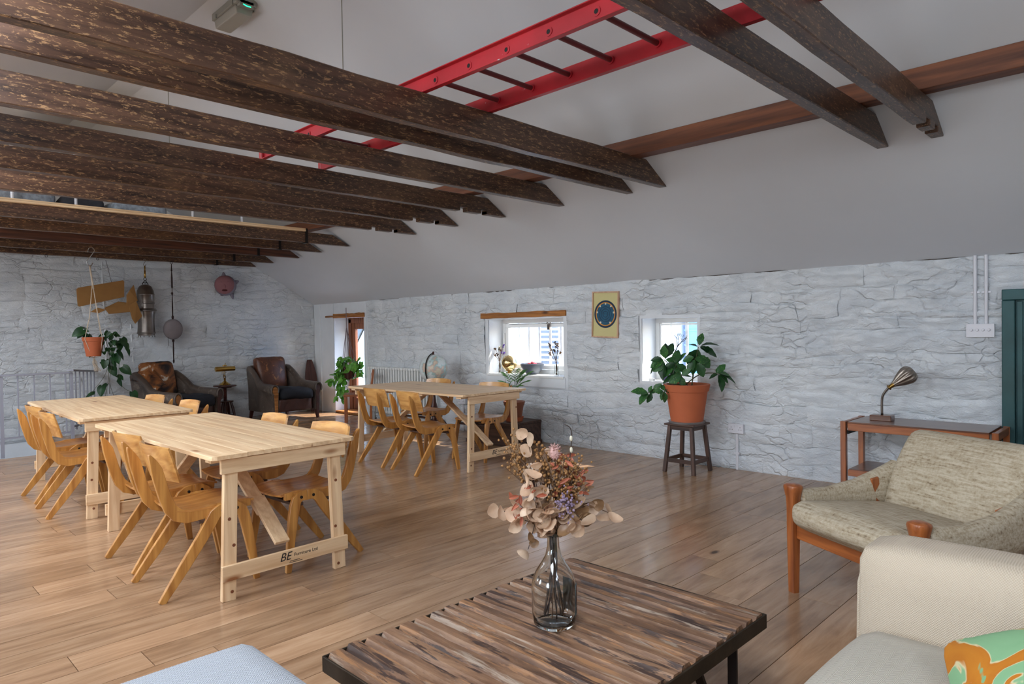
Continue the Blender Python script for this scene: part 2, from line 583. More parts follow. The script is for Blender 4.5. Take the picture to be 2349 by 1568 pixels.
    def leaf(name, a, b, spot=None):
        t = NT(name)
        v = t.coord('obj', (1, 1, 1), 4)
        c = t.ramp(t.noise(v, 14, 4), [(.3, a), (.7, b)])
        if spot:
            c = t.mix(t.ramp(t.voro(v, 60), [(.16, (1, 1, 1)), (.22, (0, 0, 0))]), c, spot)
        c = t.rand_value(c, .22)
        t.set('Base Color', c); t.set('Roughness', .38)
        t.set('Subsurface Weight', .0)
        tr = t.n('ShaderNodeBsdfTranslucent')
        t.l(c, tr.inputs[0])
        mx = t.n('ShaderNodeMixShader'); mx.inputs[0].default_value = .25
        t.l(t.b.outputs[0], mx.inputs[1]); t.l(tr.outputs[0], mx.inputs[2])
        t.l(mx.outputs[0], t.out.inputs[0])
        return t.m
    M['leaf_dark'] = leaf('dark_leaf', srgb(20, 52, 28), srgb(44, 86, 44))
    M['leaf_spot'] = leaf('spotted_leaf', srgb(34, 78, 38), srgb(62, 114, 56), srgb(130, 160, 80))
    M['leaf_light'] = leaf('bright_leaf', srgb(66, 130, 44), srgb(122, 184, 72))
    M['leaf_palm'] = leaf('palm_leaf', srgb(58, 110, 62), srgb(112, 160, 84))
    M['euca'] = leaf('dried_eucalyptus', srgb(190, 154, 124), srgb(226, 200, 174))
    M['euca_dark'] = leaf('dried_dark_leaf', srgb(112, 82, 56), srgb(160, 126, 92))
    M['euca_red'] = leaf('dried_coral_leaf', srgb(160, 84, 60), srgb(202, 126, 98))
    M['stem'] = plain('plant_stem', srgb(70, 72, 40), .7)
    M['stem_brown'] = plain('dry_stem', srgb(92, 66, 46), .8)
    M['stem_dark'] = plain('dark_stem', srgb(58, 46, 42), .8)
    M['berry'] = plain('dry_berry', srgb(150, 108, 62), .7, rnd=.2)
    M['lilac'] = plain('lilac_floret', srgb(136, 118, 140), .8, rnd=.15)
    M['thistle'] = plain('pink_flower_head', srgb(186, 148, 142), .85, var=.2, scale=60)
    M['brass'] = plain('brass', srgb(196, 158, 84), .22, 1.0, var=.06)
    M['brass_dark'] = plain('aged_brass', srgb(150, 118, 62), .3, 1.0, var=.1)
    M['gold'] = plain('gold_ball', srgb(224, 196, 138), .16, 1.0, var=.03)
    M['steel'] = plain('dull_steel', srgb(120, 112, 106), .32, .9, var=.25, scale=7, bump=.05)
    M['steel_dark'] = plain('dark_steel', srgb(48, 44, 42), .4, .7, var=.2)
    M['chrome'] = plain('chrome', srgb(200, 200, 200), .2, 1.0)
    M['pewter'] = plain('pewter_shade', srgb(150, 140, 130), .3, .85, var=.12)
    M['cardboard'] = plain('cardboard', srgb(150, 108, 58), .85, var=.06, scale=12)
    M['rope'] = plain('cotton_rope', srgb(206, 190, 170), .9, var=.1, scale=50)
    M['cord_dark'] = plain('dark_cord', srgb(46, 28, 28), .8)
    M['grey_disc'] = plain('grey_float', srgb(128, 120, 122), .85, var=.08, scale=9, bump=.2)
    M['face_pink'] = plain('pink_clay', srgb(150, 102, 106), .7, var=.06)
    M['face_grey'] = plain('grey_clay', srgb(126, 120, 134), .7, var=.1)
    M['mouth'] = plain('dark_mouth', srgb(70, 12, 16), .7)
    M['railing'] = plain('railing_paint', srgb(146, 148, 160), .5, var=.03)
    M['green_door'] = plain('green_metal', srgb(34, 74, 76), .45, .2, var=.18, scale=5, bump=.15, bscale=14)
    M['red'] = None
    t = NT('red_paint')
    v = t.coord('obj')
    c = t.ramp(t.noise(v, 3, 4), [(.3, srgb(150, 22, 34)), (.7, srgb(186, 34, 46))])
    f = t.noise(t.coord('obj', (1.2, 1, 1)), 11, 7, .7)
    c = t.mix(t.ramp(f, [(.66, (0, 0, 0)), (.675, (1, 1, 1))]), c, srgb(196, 186, 190))
    t.set('Base Color', c); t.set('Roughness', .42)
    M['red'] = t.m
    M['red_dark'] = plain('dark_red_rung', srgb(96, 22, 28), .5, var=.15)
    M['grey_fixture'] = plain('grey_fixture', srgb(150, 150, 142), .5, var=.05)
    t = NT('diffuser'); t.set('Base Color', srgb(190, 188, 178)); t.set('Roughness', .3); t.set('Transmission Weight', .25)
    M['diffuser'] = t.m
    t = NT('green_led'); t.set('Base Color', (0, .6, .3, 1)); t.set('Emission Color', (0.02, 1, .45, 1)); t.set('Emission Strength', 2.0)
    M['led'] = t.m
    # glass: window pane passes light, bottle refracts
    t = NT('window_glass')
    tr = t.n('ShaderNodeBsdfTransparent'); gl = t.n('ShaderNodeBsdfGlossy'); gl.inputs['Roughness'].default_value = .02
    fr = t.n('ShaderNodeLayerWeight'); fr.inputs[0].default_value = .5
    mx = t.n('ShaderNodeMixShader')
    t.l(t.math('ADD', t.math('MULTIPLY', t.math('POWER', fr.outputs['Facing'], 4.0), .35), .02), mx.inputs[0]); t.l(tr.outputs[0], mx.inputs[1]); t.l(gl.outputs[0], mx.inputs[2]); t.l(mx.outputs[0], t.out.inputs[0])
    M['pane'] = t.m
    t = NT('bottle_glass')
    t.set('Base Color', (.97, .99, .98, 1)); t.set('Roughness', .005); t.set('Transmission Weight', 1.0); t.set('IOR', 1.45)
    M['glass'] = t.m
    M['label_back'] = plain('bottle_label_back', srgb(178, 190, 188), .7, var=.05)
    M['label_front'] = plain('bottle_label_front', srgb(84, 40, 24), .6, var=.1)
    t = NT('grooved_paint_wood')
    v = t.coord('obj', (.12, 1, 1), 21)
    v1 = t.coord('obj', (.5, 1, 1), 21)
    c = t.ramp(t.noise(v, 14, 6, .7, .4), [(.32, srgb(70, 49, 37)), (.5, srgb(118, 86, 63)), (.66, srgb(152, 118, 90))])
    p1 = t.noise(t.coord('obj', (.10, 1, 1), 21), 24, 5, .7, .5)
    c = t.mix(t.ramp(p1, [(.55, (0, 0, 0)), (.60, (.8, .8, .8))]), c, srgb(158, 114, 76))
    p2 = t.noise(t.coord('obj', (.09, 1, 1), 57), 30, 5, .72, .5)
    c = t.mix(t.ramp(p2, [(.57, (0, 0, 0)), (.63, (.8, .8, .8))]), c, srgb(156, 138, 120))
    p3 = t.noise(t.coord('obj', (.12, 1, 1), 91), 20, 5, .7, .3)
    c = t.mix(t.ramp(p3, [(.56, (0, 0, 0)), (.60, (1, 1, 1))]), c, srgb(66, 48, 40))
    t.set('Base Color', c); t.set('Roughness', .55)
    t.bump(t.noise(v1, 20, 7, .7), .5, .006)
    M['slat'] = t.m
    M['iron'] = plain('rusty_iron', srgb(58, 48, 36), .55, .6, var=.35, scale=9, bump=.2)
    M['black_iron'] = plain('black_iron', srgb(34, 28, 26), .5, .5, var=.2)
    M['print_black'] = plain('printed_black', srgb(34, 26, 24), .8)
    M['knot'] = plain('pine_knot', srgb(124, 72, 44), .6, var=.3, scale=60)
    M['bolt'] = plain('dark_bolt', srgb(26, 22, 22), .5, .4)
    M['paper'] = plain('cream_paper', srgb(206, 196, 140), .7, var=.02)
    M['frame_wood'] = wood('pale_frame', srgb(180, 140, 110), srgb(208, 170, 140), 'z', .5)
    M['teal'] = plain('teal_ink', srgb(28, 84, 110), .7, var=.25, scale=20)
    M['navy'] = plain('navy_ink', srgb(22, 46, 72), .7)
    M['orange_ink'] = plain('orange_ink', srgb(206, 142, 52), .7)
    M['moon_ink'] = plain('moon_ink', srgb(206, 200, 180), .7)
    t = NT('globe_map')
    v = t.coord('obj')
    c = t.ramp(t.noise(v, 7, 6, .6), [(.46, srgb(206, 212, 212)), (.53, srgb(150, 184, 180)), (.57, srgb(200, 168, 154)), (.64, srgb(208, 200, 176))])
    t.set('Base Color', c); t.set('Roughness', .3)
    M['globe'] = t.m
    M['radiator'] = plain('radiator_enamel', srgb(230, 232, 230), .35, var=.02)
    M['bowl'] = plain('grey_ceramic', srgb(92, 98, 108), .35, var=.12, scale=3)
    M['pinkred'] = plain('pink_red_petal', srgb(214, 92, 104), .8, var=.2, scale=30)
    M['purple'] = plain('purple_flower', srgb(92, 60, 150), .8, var=.2)
    M['purple_pot'] = plain('purple_pot', srgb(66, 58, 96), .4)
    M['skate'] = wood('painted_board', srgb(44, 26, 24), srgb(98, 60, 52), 'z', .4, .7, None, 'obj', 2, 0, (srgb(168, 78, 56), 16, .62), .2)
    M['bedding'] = plain('blue_grey_bedding', srgb(150, 160, 172), .9, var=.3, scale=26, bump=.4)
    M['bedding_dark'] = plain('dark_blanket', srgb(60, 62, 70), .9, var=.2, scale=14, bump=.4)
    M['ext_white'] = plain('render_white', srgb(236, 238, 240), .8, var=.03)
    M['ext_blue'] = plain('pale_blue_cladding', srgb(128, 178, 222), .6, var=.04)
    M['ext_grey'] = plain('grey_awning', srgb(128, 134, 142), .7, var=.05)
    M['slate'] = plain('grey_paving', srgb(170, 168, 164), .9, var=.1)
    M['rust'] = plain('rusty_white_bar', srgb(214, 216, 218), .6, var=.15, scale=14)
    M['ropegrey'] = plain('grey_rope', srgb(130, 116, 122), .9)
    return M
MAT = make_materials()
# ------------------------------------------------------------------ room shell
HOLES_B = [(-10.42, -9.49, -0.1, 1.63), (-6.54, -5.24, 0.81, 1.52), (-4.14, -3.48, 0.81, 1.48)]
TW = 0.45                                                     # wall thickness

def quads_on(rects, fn):
    mb = MB()
    for a0, a1, b0, b1 in rects:
        mb.add([fn(a0, b0), fn(a1, b0), fn(a1, b1), fn(a0, b1)], [(0, 1, 2, 3)])
    return mb

def reveal(mb, x0, x1, z0, z1, ya, yb, bottom=True):
    mb.add([(x0, ya, z0), (x0, yb, z0), (x0, yb, z1), (x0, ya, z1)], [(0, 1, 2, 3)])
    mb.add([(x1, ya, z0), (x1, yb, z0), (x1, yb, z1), (x1, ya, z1)], [(3, 2, 1, 0)])
    mb.add([(x0, ya, z1), (x1, ya, z1), (x1, yb, z1), (x0, yb, z1)], [(3, 2, 1, 0)])
    if bottom:
        mb.add([(x0, ya, z0), (x1, ya, z0), (x1, yb, z0), (x0, yb, z0)], [(0, 1, 2, 3)])

def shell():
    # floor base with a stair opening
    rects = rect_sub([(XG - .45, XE, YL, YW)], (XG, -9.65, YL, 2.1))
    mb = quads_on(rects, lambda a, b: (a, b, -0.022))
    fl = struct(mb.build('floor', MAT['dark_gap']))
    mb = MB()
    mb.add([(-9.65, YL, -.022), (-9.65, 2.1, -.022), (-9.65, 2.1, -2.5), (-9.65, YL, -2.5)], [(0, 1, 2, 3)])
    mb.add([(-9.65, 2.1, -.022), (XG, 2.1, -.022), (XG, 2.1, -2.5), (-9.65, 2.1, -2.5)], [(0, 1, 2, 3)])
    mb.add([(XG, YL, -2.5), (-9.65, YL, -2.5), (-9.65, 2.1, -2.5), (XG, 2.1, -2.5)], [(0, 1, 2, 3)])
    mb.build('stairwell_lining', MAT['plaster'], fl)
    # window wall
    rects = [(XG - .45, XE, -.1, 1.96)]
    for h in HOLES_B: rects = rect_sub(rects, h)
    mb = quads_on(rects, lambda a, b: (a, YW + .012, b))
    mb.add([(XG - .45, YW + TW, -.1), (XE, YW + TW, -.1), (XE, YW + TW, -3), (XG - .45, YW + TW, -3)], [(0, 1, 2, 3)])
    for r in rects:
        a0, a1, b0, b1 = r
        mb.add([(a0, YW + TW, b0), (a1, YW + TW, b0), (a1, YW + TW, b1), (a0, YW + TW, b1)], [(3, 2, 1, 0)])
    wb = struct(mb.build('wall_back', MAT['plaster']))
    mb = MB()
    for x0, x1, z0, z1 in HOLES_B:
        reveal(mb, x0, x1, z0, z1, YW + .002, YW + TW)
    mb.build('reveal', MAT['plaster'], wb)
    # stair gable, its twin behind the camera, and the low wall opposite
    def gable(x, name, zlow):
        pts = [(x, YW + .4, zlow), (x, YW + .4, EAVE - SL * .4 + .03), (x, RIDGE_R, ZR + .03), (x, RIDGE_L, ZR + .03), (x, YL - .1, EAVE), (x, YL - .1, zlow)]
        mb = MB(); mb.add(pts, [(0, 1, 2, 3, 4, 5)])
        mb.add([(p[0] + (-.3 if x < 0 else .3), p[1], p[2]) for p in pts], [(5, 4, 3, 2, 1, 0)])
        return struct(mb.build(name, MAT['plaster']))
    wl = gable(XG - .012, 'wall_left', -2.5)
    gable(XE, 'wall_right', -.1)
    rects = [(XG - .3, XE, -2.5, 1.96)]
    for h in LOWW: rects = rect_sub(rects, h)
    mb = quads_on(rects, lambda a, b: (a, YL, b))
    for r in rects:
        a0, a1, b0, b1 = r
        mb.add([(a0, YL - TW, b0), (a1, YL - TW, b0), (a1, YL - TW, b1), (a0, YL - TW, b1)], [(3, 2, 1, 0)])
    for h in LOWW: reveal(mb, *h, YL, YL - TW)
    struct(mb.build('wall_front', MAT['plaster']))
    # ceiling: two slopes and a narrow flat strip, skylight openings in the far slope
    mb = MB()
    zr_ = lambda y: EAVE + SL * (YW - y)
    def slab(rects, zf, up=.12):
        for a0, a1, b0, b1 in rects:
            for dz in (0, up):
                mb.add([(a0, b0, zf(b0) + dz), (a1, b0, zf(b0) + dz), (a1, b1, zf(b1) + dz), (a0, b1, zf(b1) + dz)], [(0, 1, 2, 3)])
    slab([(XG - .45, XE + .3, RIDGE_R, YW + TW + .02)], zr_)
    slab([(XG - .45, XE + .3, RIDGE_L, RIDGE_R)], lambda y: ZR)
    rects = [(XG - .45, XE + .3, YL - .6, RIDGE_L)]
    for h in SKYL: rects = rect_sub(rects, h)
    slab(rects, zl)
    for x0, x1, y0, y1 in SKYL:
        for p, q in (((x0, y0), (x1, y0)), ((x1, y0), (x1, y1)), ((x1, y1), (x0, y1)), ((x0, y1), (x0, y0))):
            mb.add([(*p, zl(p[1])), (*q, zl(q[1])), (*q, zl(q[1]) + .12), (*p, zl(p[1]) + .12)], [(0, 1, 2, 3)])
    struct(mb.build('ceiling', MAT['paint']))
    return fl, wb, wl
FLOOR, WALL_B, WALL_L = shell()

def fbm(x, y, z=0):
    return mnoise.noise(Vector((x, y, z))) + .5 * mnoise.noise(Vector((x * 2.1, y * 2.1, z + 7))) + .25 * mnoise.noise(Vector((x * 4.3, y * 4.3, z + 13)))

def stones(parent, seed, to_w, u0, u1, w0, w1, holes, rows, lens, keep=None):
    """whitewashed rubble: every stone is its own cushion-shaped lump"""
    rng = random.Random(seed)
    cells, w, r = [], w0, 0
    while w < w1 - .03:
        h = rng.uniform(*rows)
        if w + h > w1 - .05: h = w1 - w
        u = u0 - rng.uniform(0, .3)
        while u < u1:
            l = rng.uniform(*lens) * (1.25 if rng.random() < .2 else 1)
            c = [(max(u, u0), min(u + l, u1), w, w + h)]
            if c[0][1] - c[0][0] > .05:
                if rng.random() < .18 and h > .15:      # a tall course split in two
                    m = w + h * rng.uniform(.4, .6)
                    c = [(c[0][0], c[0][1], w, m), (c[0][0], c[0][1], m, w + h)]
                for hh in holes: c = rect_sub(c, hh)
                cells += [q for q in c if q[1] - q[0] > .035 and q[3] - q[2] > .03]
            u += l
        w += h
    fr = [0, .06, .25, .5, .75, .94, 1]
    fw = [0, .12, .5, .88, 1]
    def warp(u, w):
        k = 1.0
        for h in holes:
            d = max(h[0] - u, u - h[1], h[2] - w, w - h[3])
            k = min(k, max(0, min(1, d / .12)))
        k = min(k, max(0, min(1, (w - w0) / .1)), max(0, min(1, (w1 - w) / .06)))
        return u + k * .045 * fbm(u * 2.6, w * 3, 1), w + k * (.05 * fbm(u * 1.3, w * 1.5, 5) + .016 * fbm(u * 5, w * 4, 8)), k
    n = 0
    for a0, a1, b0, b1 in cells:
        if keep and not keep((a0 + a1) / 2, (b0 + b1) / 2): continue
        proud = rng.uniform(.006, .034)
        tu, tw = rng.uniform(-.006, .006), rng.uniform(-.005, .008)
        vs, fs = [], []
        for j, fy in enumerate(fw):
            for i, fx in enumerate(fr):
                uu, ww = lerp(a0, a1, fx), lerp(b0, b1, fy)
                pu, pw, k = warp(uu, ww)
                e = (math.sin(PI * min(1, max(0, fx))) ** .3) * (math.sin(PI * min(1, max(0, fy))) ** .32)
                g = min(1, max(.2, .62 + .7 * fbm(pu * 1.7, pw * 2.4, 21)))
                e = 1 - g + g * e
                hgt = e * (proud + tu * (fx - .5) * 2 + tw * (fy - .5) * 2 + .006 * fbm(pu * 6, pw * 6, 9)) + .008 * fbm(pu * 1.4, pw * 1.4, 3) * k
                vs.append(to_w(pu, pw, hgt))
                if i and j:
                    q = j * 7 + i
                    fs.append((q - 8, q - 7, q, q - 1))
        mb = MB(); mb.add(vs, fs)
        mb.build('stone', MAT['stone'], parent, smooth=True)
        n += 1
    return n
n1 = stones(WALL_B, 4, lambda u, w, h: (u, YW - h, w), -9.38, 1.0, 0.0, 1.9,
            [(-6.60, -5.19, 0.66, 1.60), (-4.17, -3.45, 0.78, 1.51)], (.11, .20), (.30, .66))
n2 = stones(WALL_L, 9, lambda u, w, h: (XG + h, u, w), 1.0, YW, 0.0, 2.66, [], (.12, .21), (.32, .68),
            lambda u, w: w < EAVE + SL * (YW - u) + .1)
print('stones', n1, n2)

def door_jambs():
    """smooth boarded panels round the garden door and plaster around the windows"""
    mb = MB()
    mb.box((-10.76, YW + .004, .94), (.66, .016, 1.9)); mb.build('jamb_panel', MAT['plaster'], WALL_B)
    mb = MB(); mb.box((-9.43, YW + .004, .94), (.12, .016, 1.9)); mb.build('jamb_panel', MAT['plaster'], WALL_B)
    mb = MB(); mb.box((-9.955, YW + .004, 1.77), (.93, .016, .26)); mb.build('jamb_panel', MAT['plaster'], WALL_B)
    mb = MB(); mb.box((-5.89, YW - .004, .735), (1.36, .03, .13)); mb.build('sill_apron', MAT['plaster'], WALL_B, bevel=.006)
    mb = MB(); mb.box((-5.89, YW + .12, .80), (1.32, .30, .03)); mb.build('sill_board', MAT['white'], WALL_B, bevel=.005)
    mb = MB(); mb.box((-3.81, YW + .15, .803), (.66, .28, .02)); mb.build('sill_board', MAT['white'], WALL_B, bevel=.005)
    # plaster margin around the openings
    for (x0, x1, z0, z1), (m, k) in zip(HOLES_B[1:], ((.06, .15), (.03, .03))):
        mb = MB()
        for r in rect_sub([(x0 - m, x1 + m, z0 - k, z1 + m + .02)], (x0, x1, z0, z1)):
            mb.box(((r[0] + r[1]) / 2, YW + .003, (r[2] + r[3]) / 2), (r[1] - r[0], .012, r[3] - r[2]))
        mb.build('plaster_margin', MAT['plaster'], WALL_B)
door_jambs()

def ceiling_gap():
    """broken dark slivers standing in for the shadow gap under the ceiling"""
    rng = random.Random(31)
    mb = MB()
    x = -9.3
    while x < 0.8:
        l = rng.uniform(.04, .45)
        if rng.random() < .72:
            h = rng.uniform(.003, .009)
            mb.add([(x, YW - .016, 1.886), (x + l * .3, YW - .016, 1.886 - h), (x + l * .7, YW - .016, 1.886 - h * rng.uniform(.4, 1.2)), (x + l, YW - .016, 1.886),
                    (x, YW + .02, 1.886), (x + l * .3, YW + .02, 1.886 - h), (x + l * .7, YW + .02, 1.886 - h), (x + l, YW + .02, 1.886)], [(0, 3, 2, 1), (4, 5, 6, 7), (0, 1, 5, 4), (1, 2, 6, 5), (2, 3, 7, 6)])
        x += l * rng.uniform(.8, 1.3)
    y = 4.9
    while y < YW:
        l = rng.uniform(.05, .3)
        if rng.random() < .7:
            z0, z1, h = EAVE + SL * (YW - y) + .004, EAVE + SL * (YW - y - l) + .004, rng.uniform(.004, .010)
            mb.add([(XG + .018, y, z0), (XG + .018, y + l, z1), (XG + .018, y + l * .6, (z0 * .4 + z1 * .6) - h), (XG + .018, y + l * .3, (z0 * .7 + z1 * .3) - h)], [(0, 1, 2, 3)])
        y += l
    mb.build('crack_shadow', MAT['dark_gap'], WALL_B)  # shade of the wall-top crack, put in as dark-coloured strips
ceiling_gap()

def planks():
    rng = random.Random(11)
    rest = MB()
    n = 0
    wd = .186
    for k in range(-24, 54):
        x1 = -1.195 - wd * k + .001
        x0 = x1 - wd + .0022
        if x1 > XE: continue
        xm = (x0 + x1) / 2
        y = (2.1 if xm < -9.62 else YL) - rng.uniform(0, 1.4)
        while y < YW:
            l = rng.choice((1.1, 1.4, 1.7, 1.9, 2.2)) + rng.uniform(-.12, .12)
            a, b = max(y, 2.1 if xm < -9.62 else YL), min(y + l, YW + (.45 if -10.42 < xm < -9.5 else .01))
            y += l
            if b - a < .05: continue
            mb = MB()
            mb.box((xm, (a + b) / 2, -.011), (x1 - x0 - .001, b - a - .003, .022))
            vis = xm < -.1 and b > .146 * -xm - .1 and xm < -.135 * a + .1
            if vis:
                mb.build('plank', MAT['oak'], FLOOR)
                n += 1
            else:
                rest.v += []
                rest.add(mb.v, mb.f)
    o = rest.build('plank_rest', MAT['oak'], FLOOR)
    o['kind'] = 'stuff'
    print('planks', n)
planks()

# ------------------------------------------------------------------ windows and doors
def window(name, x0, x1, z0, z1, y, fr=.05, sash=.045, bars=None, sgn=1):
    mb = MB()
    for r in rect_sub([(x0, x1, z0, z1)], (x0 + fr, x1 - fr, z0 + fr, z1 - fr)):
        mb.box(((r[0] + r[1]) / 2, y, (r[2] + r[3]) / 2), (r[1] - r[0], .07, r[3] - r[2]))
    o = struct(mb.build(name, MAT['white'], bevel=.004))
    a0, a1, b0, b1 = x0 + fr + .006, x1 - fr - .006, z0 + fr + .006, z1 - fr - .006
    mb = MB()
    for r in rect_sub([(a0, a1, b0, b1)], (a0 + sash, a1 - sash, b0 + sash, b1 - sash)):
        mb.box(((r[0] + r[1]) / 2, y - .01 * sgn, (r[2] + r[3]) / 2), (r[1] - r[0], .06, r[3] - r[2]))
    sa = mb.build('sash', MAT['white'], o, bevel=.004)
    MB().box(((a0 + a1) / 2, y, (b0 + b1) / 2), (a1 - a0 - 1.6 * sash, .006, b1 - b0 - 1.6 * sash)).build('pane', MAT['pane'], sa)
    for bx in bars or []:
        MB().box((bx, y + .10 * sgn, (z0 + z1) / 2), (.032, .012, z1 - z0)).build('window_bar', MAT['rust'], o)
    return o
w1 = window('window_1', -6.54, -5.24, .81, 1.52, YW + .30, .055, .05, [-6.36 + .185 * k for k in range(7)])
# stay wire and clip across the top of the sash, casement handle
MB().tube([(-6.4, YW + .255, 1.455), (-5.26, YW + .255, 1.455)], .003, 6).build('stay_wire', MAT['steel_dark'], w1)
clip = MB()
clip.tube([(-5.72, YW + .24, 1.45), (-5.70, YW + .22, 1.47), (-5.67, YW + .24, 1.44), (-5.64, YW + .22, 1.465)], .006, 6)
clip.box((-5.69, YW + .24, 1.41), (.04, .012, .07)); clip.build('key_clip', MAT['steel'], w1)
MB().box((-6.50, YW + .25, 1.20), (.02, .03, .28)).build('casement_handle', MAT['white'], w1, bevel=.004)
window('window_2', -4.14, -3.48, .81, 1.48, YW + .30, .05, .02, [-4.02 + .19 * k for k in range(3)])
for i, (x0, x1, z0, z1) in enumerate(LOWW):
    window('window_%d' % (3 + i), x0, x1, z0, z1, YL - .3, .05, .045, None, -1)
for i, (x0, x1, y0, y1) in enumerate(SKYL):
    mb = MB()
    A = Matrix.Translation((0, 0, 0))
    for r in rect_sub([(x0, x1, y0, y1)], (x0 + .06, x1 - .06, y0 + .06, y1 - .06)):
        vs = []
        for dz in (.06, .12):
            vs += [(r[0], r[2], zl(r[2]) + dz), (r[1], r[2], zl(r[2]) + dz), (r[1], r[3], zl(r[3]) + dz), (r[0], r[3], zl(r[3]) + dz)]
        mb.add(vs, [(0, 1, 2, 3), (7, 6, 5, 4), (0, 4, 5, 1), (1, 5, 6, 2), (2, 6, 7, 3), (3, 7, 4, 0)])
    o = struct(mb.build('window_%d' % (6 + i), MAT['white']))
    MB().add([(x0, y0, zl(y0) + .09), (x1, y0, zl(y0) + .09), (x1, y1, zl(y1) + .09), (x0, y1, zl(y1) + .09)], [(0, 1, 2, 3)]).build('pane', MAT['pane'], o)

def garden_door():
    y = YW + .33
    x0, x1, z1 = -10.42, -9.49, 1.63
    mb = MB()
    mb.box((x0 + .045, y, .80), (.09, .10, 1.62)); mb.box((x1 - .045, y, .80), (.09, .10, 1.62)); mb.box(((x0 + x1) / 2, y, z1 - .045), (x1 - x0, .10, .09))
    o = struct(mb.build('door_1', MAT['doorwood'], bevel=.006))
    for sx in (x0 + .14, x1 - .14):
        MB().box((sx, y - .005, .79), (.10, .05, 1.50)).build('door_stile', MAT['doorwood'], o, bevel=.006)
    MB().box(((x0 + x1) / 2, y - .005, 1.49), (.60, .05, .11)).build('door_rail', MAT['doorwood'], o, bevel=.006)
    MB().box(((x0 + x1) / 2, y - .005, .14), (.60, .05, .20)).build('door_rail', MAT['doorwood'], o, bevel=.006)
    MB().box(((x0 + x1) / 2, y, .83), (.58, .006, 1.22)).build('pane', MAT['pane'], o)
    MB().box(((x0 + x1) / 2, YW + .20, .022), (x1 - x0 - .01, .42, .035)).build('threshold', MAT['lintel'], o, bevel=.006)
garden_door()

def green_door():
    o = struct(MB().box((-.42, YW - .035, .81), (1.06, .05, 1.62)).build('door_2', MAT['green_door'], bevel=.004))
    mb = MB()
    for r in rect_sub([(-.95, .11, 0, 1.62)], (-.87, .03, -.1, 1.54)):
        mb.box(((r[0] + r[1]) / 2, YW - .075, (r[2] + r[3]) / 2), (r[1] - r[0], .05, r[3] - r[2]))
    mb.build('door_frame', MAT['green_door'], o, bevel=.006)
    MB().box((-.845, YW - .066, .77), (.035, .02, 1.52)).build('edge_strip', MAT['green_door'], o, bevel=.003)
    riv = MB().sphere((0, 0, 0), .012, 8, 6).mesh('rivet', MAT['green_door'], True)
    for k in range(13):
        link('rivet', riv, o, loc=(-.80, YW - .062, .12 + .112 * k))
        link('rivet', riv, o, loc=(-.04, YW - .062, .12 + .112 * k))
    MB().tube([(-.2, YW - .06, .85), (-.2, YW - .11, .85), (-.2, YW - .11, .97), (-.2, YW - .06, .97)], .01, 8).build('door_handle', MAT['steel_dark'], o, smooth=True)
green_door()

# ------------------------------------------------------------------ outside
def outside():
    o = thing('neighbour_house', 'white rendered house wall with louvred shutter outside the window', 'building', (-16.5, 11.4, -3))
    MB().box((0, .5, 3.6), (19.2, 1, 7.2)).build('house_wall', MAT['ext_white'], o)
    for k in range(16):
        MB().box((6.42, -.05, 2.95 + .115 * k), (.52, .09, .05)).build('louvre', MAT['ext_grey'], o)
    MB().box((6.42, -.01, 3.85), (.6, .02, 2.1)).build('shutter_frame', MAT['ext_white'], o)
    o = thing('blue_house', 'pale blue clad house seen through the small barred window', 'building', (-4.7, 11.6, -3))
    MB().box((0, .5, 3.4), (4.2, 1, 6.8)).build('house_wall', MAT['ext_blue'], o)
    for k in range(22):
        MB().box((0, -.01, .4 + .28 * k), (4.2, .04, .03)).build('cladding_joint', MAT['ext_blue'], o)
    tag(MB().box((-7, 14.8, -3.1), (40, 16, .2)).build('yard', MAT['slate']), 'grey paved yard below the windows', 'ground')
    tag(MB().box((-10.0, YW + 1.15, -.14), (2.2, 1.36, .2)).build('landing', MAT['ext_white'], bevel=.01), 'white landing outside the garden door', 'landing')
    o = thing('door_canopy', 'grey triangular awning outside the garden door', 'awning', (-12.6, 7.6, 1.0))
    MB().prism([(-.4, 1.1), (1.05, .62), (.42, .03), (-.4, -.4)], -.01, .01, 'y').build('awning_sheet', MAT['ext_grey'], o)
    MB().bar((.3, -.03, -.25), (1.1, -.03, .62), .022, .022).build('brace', MAT['steel_dark'], o)
    MB().box((-.42, 0, -1.2), (.05, .05, 4.8)).build('post', MAT['ext_grey'], o)
outside()

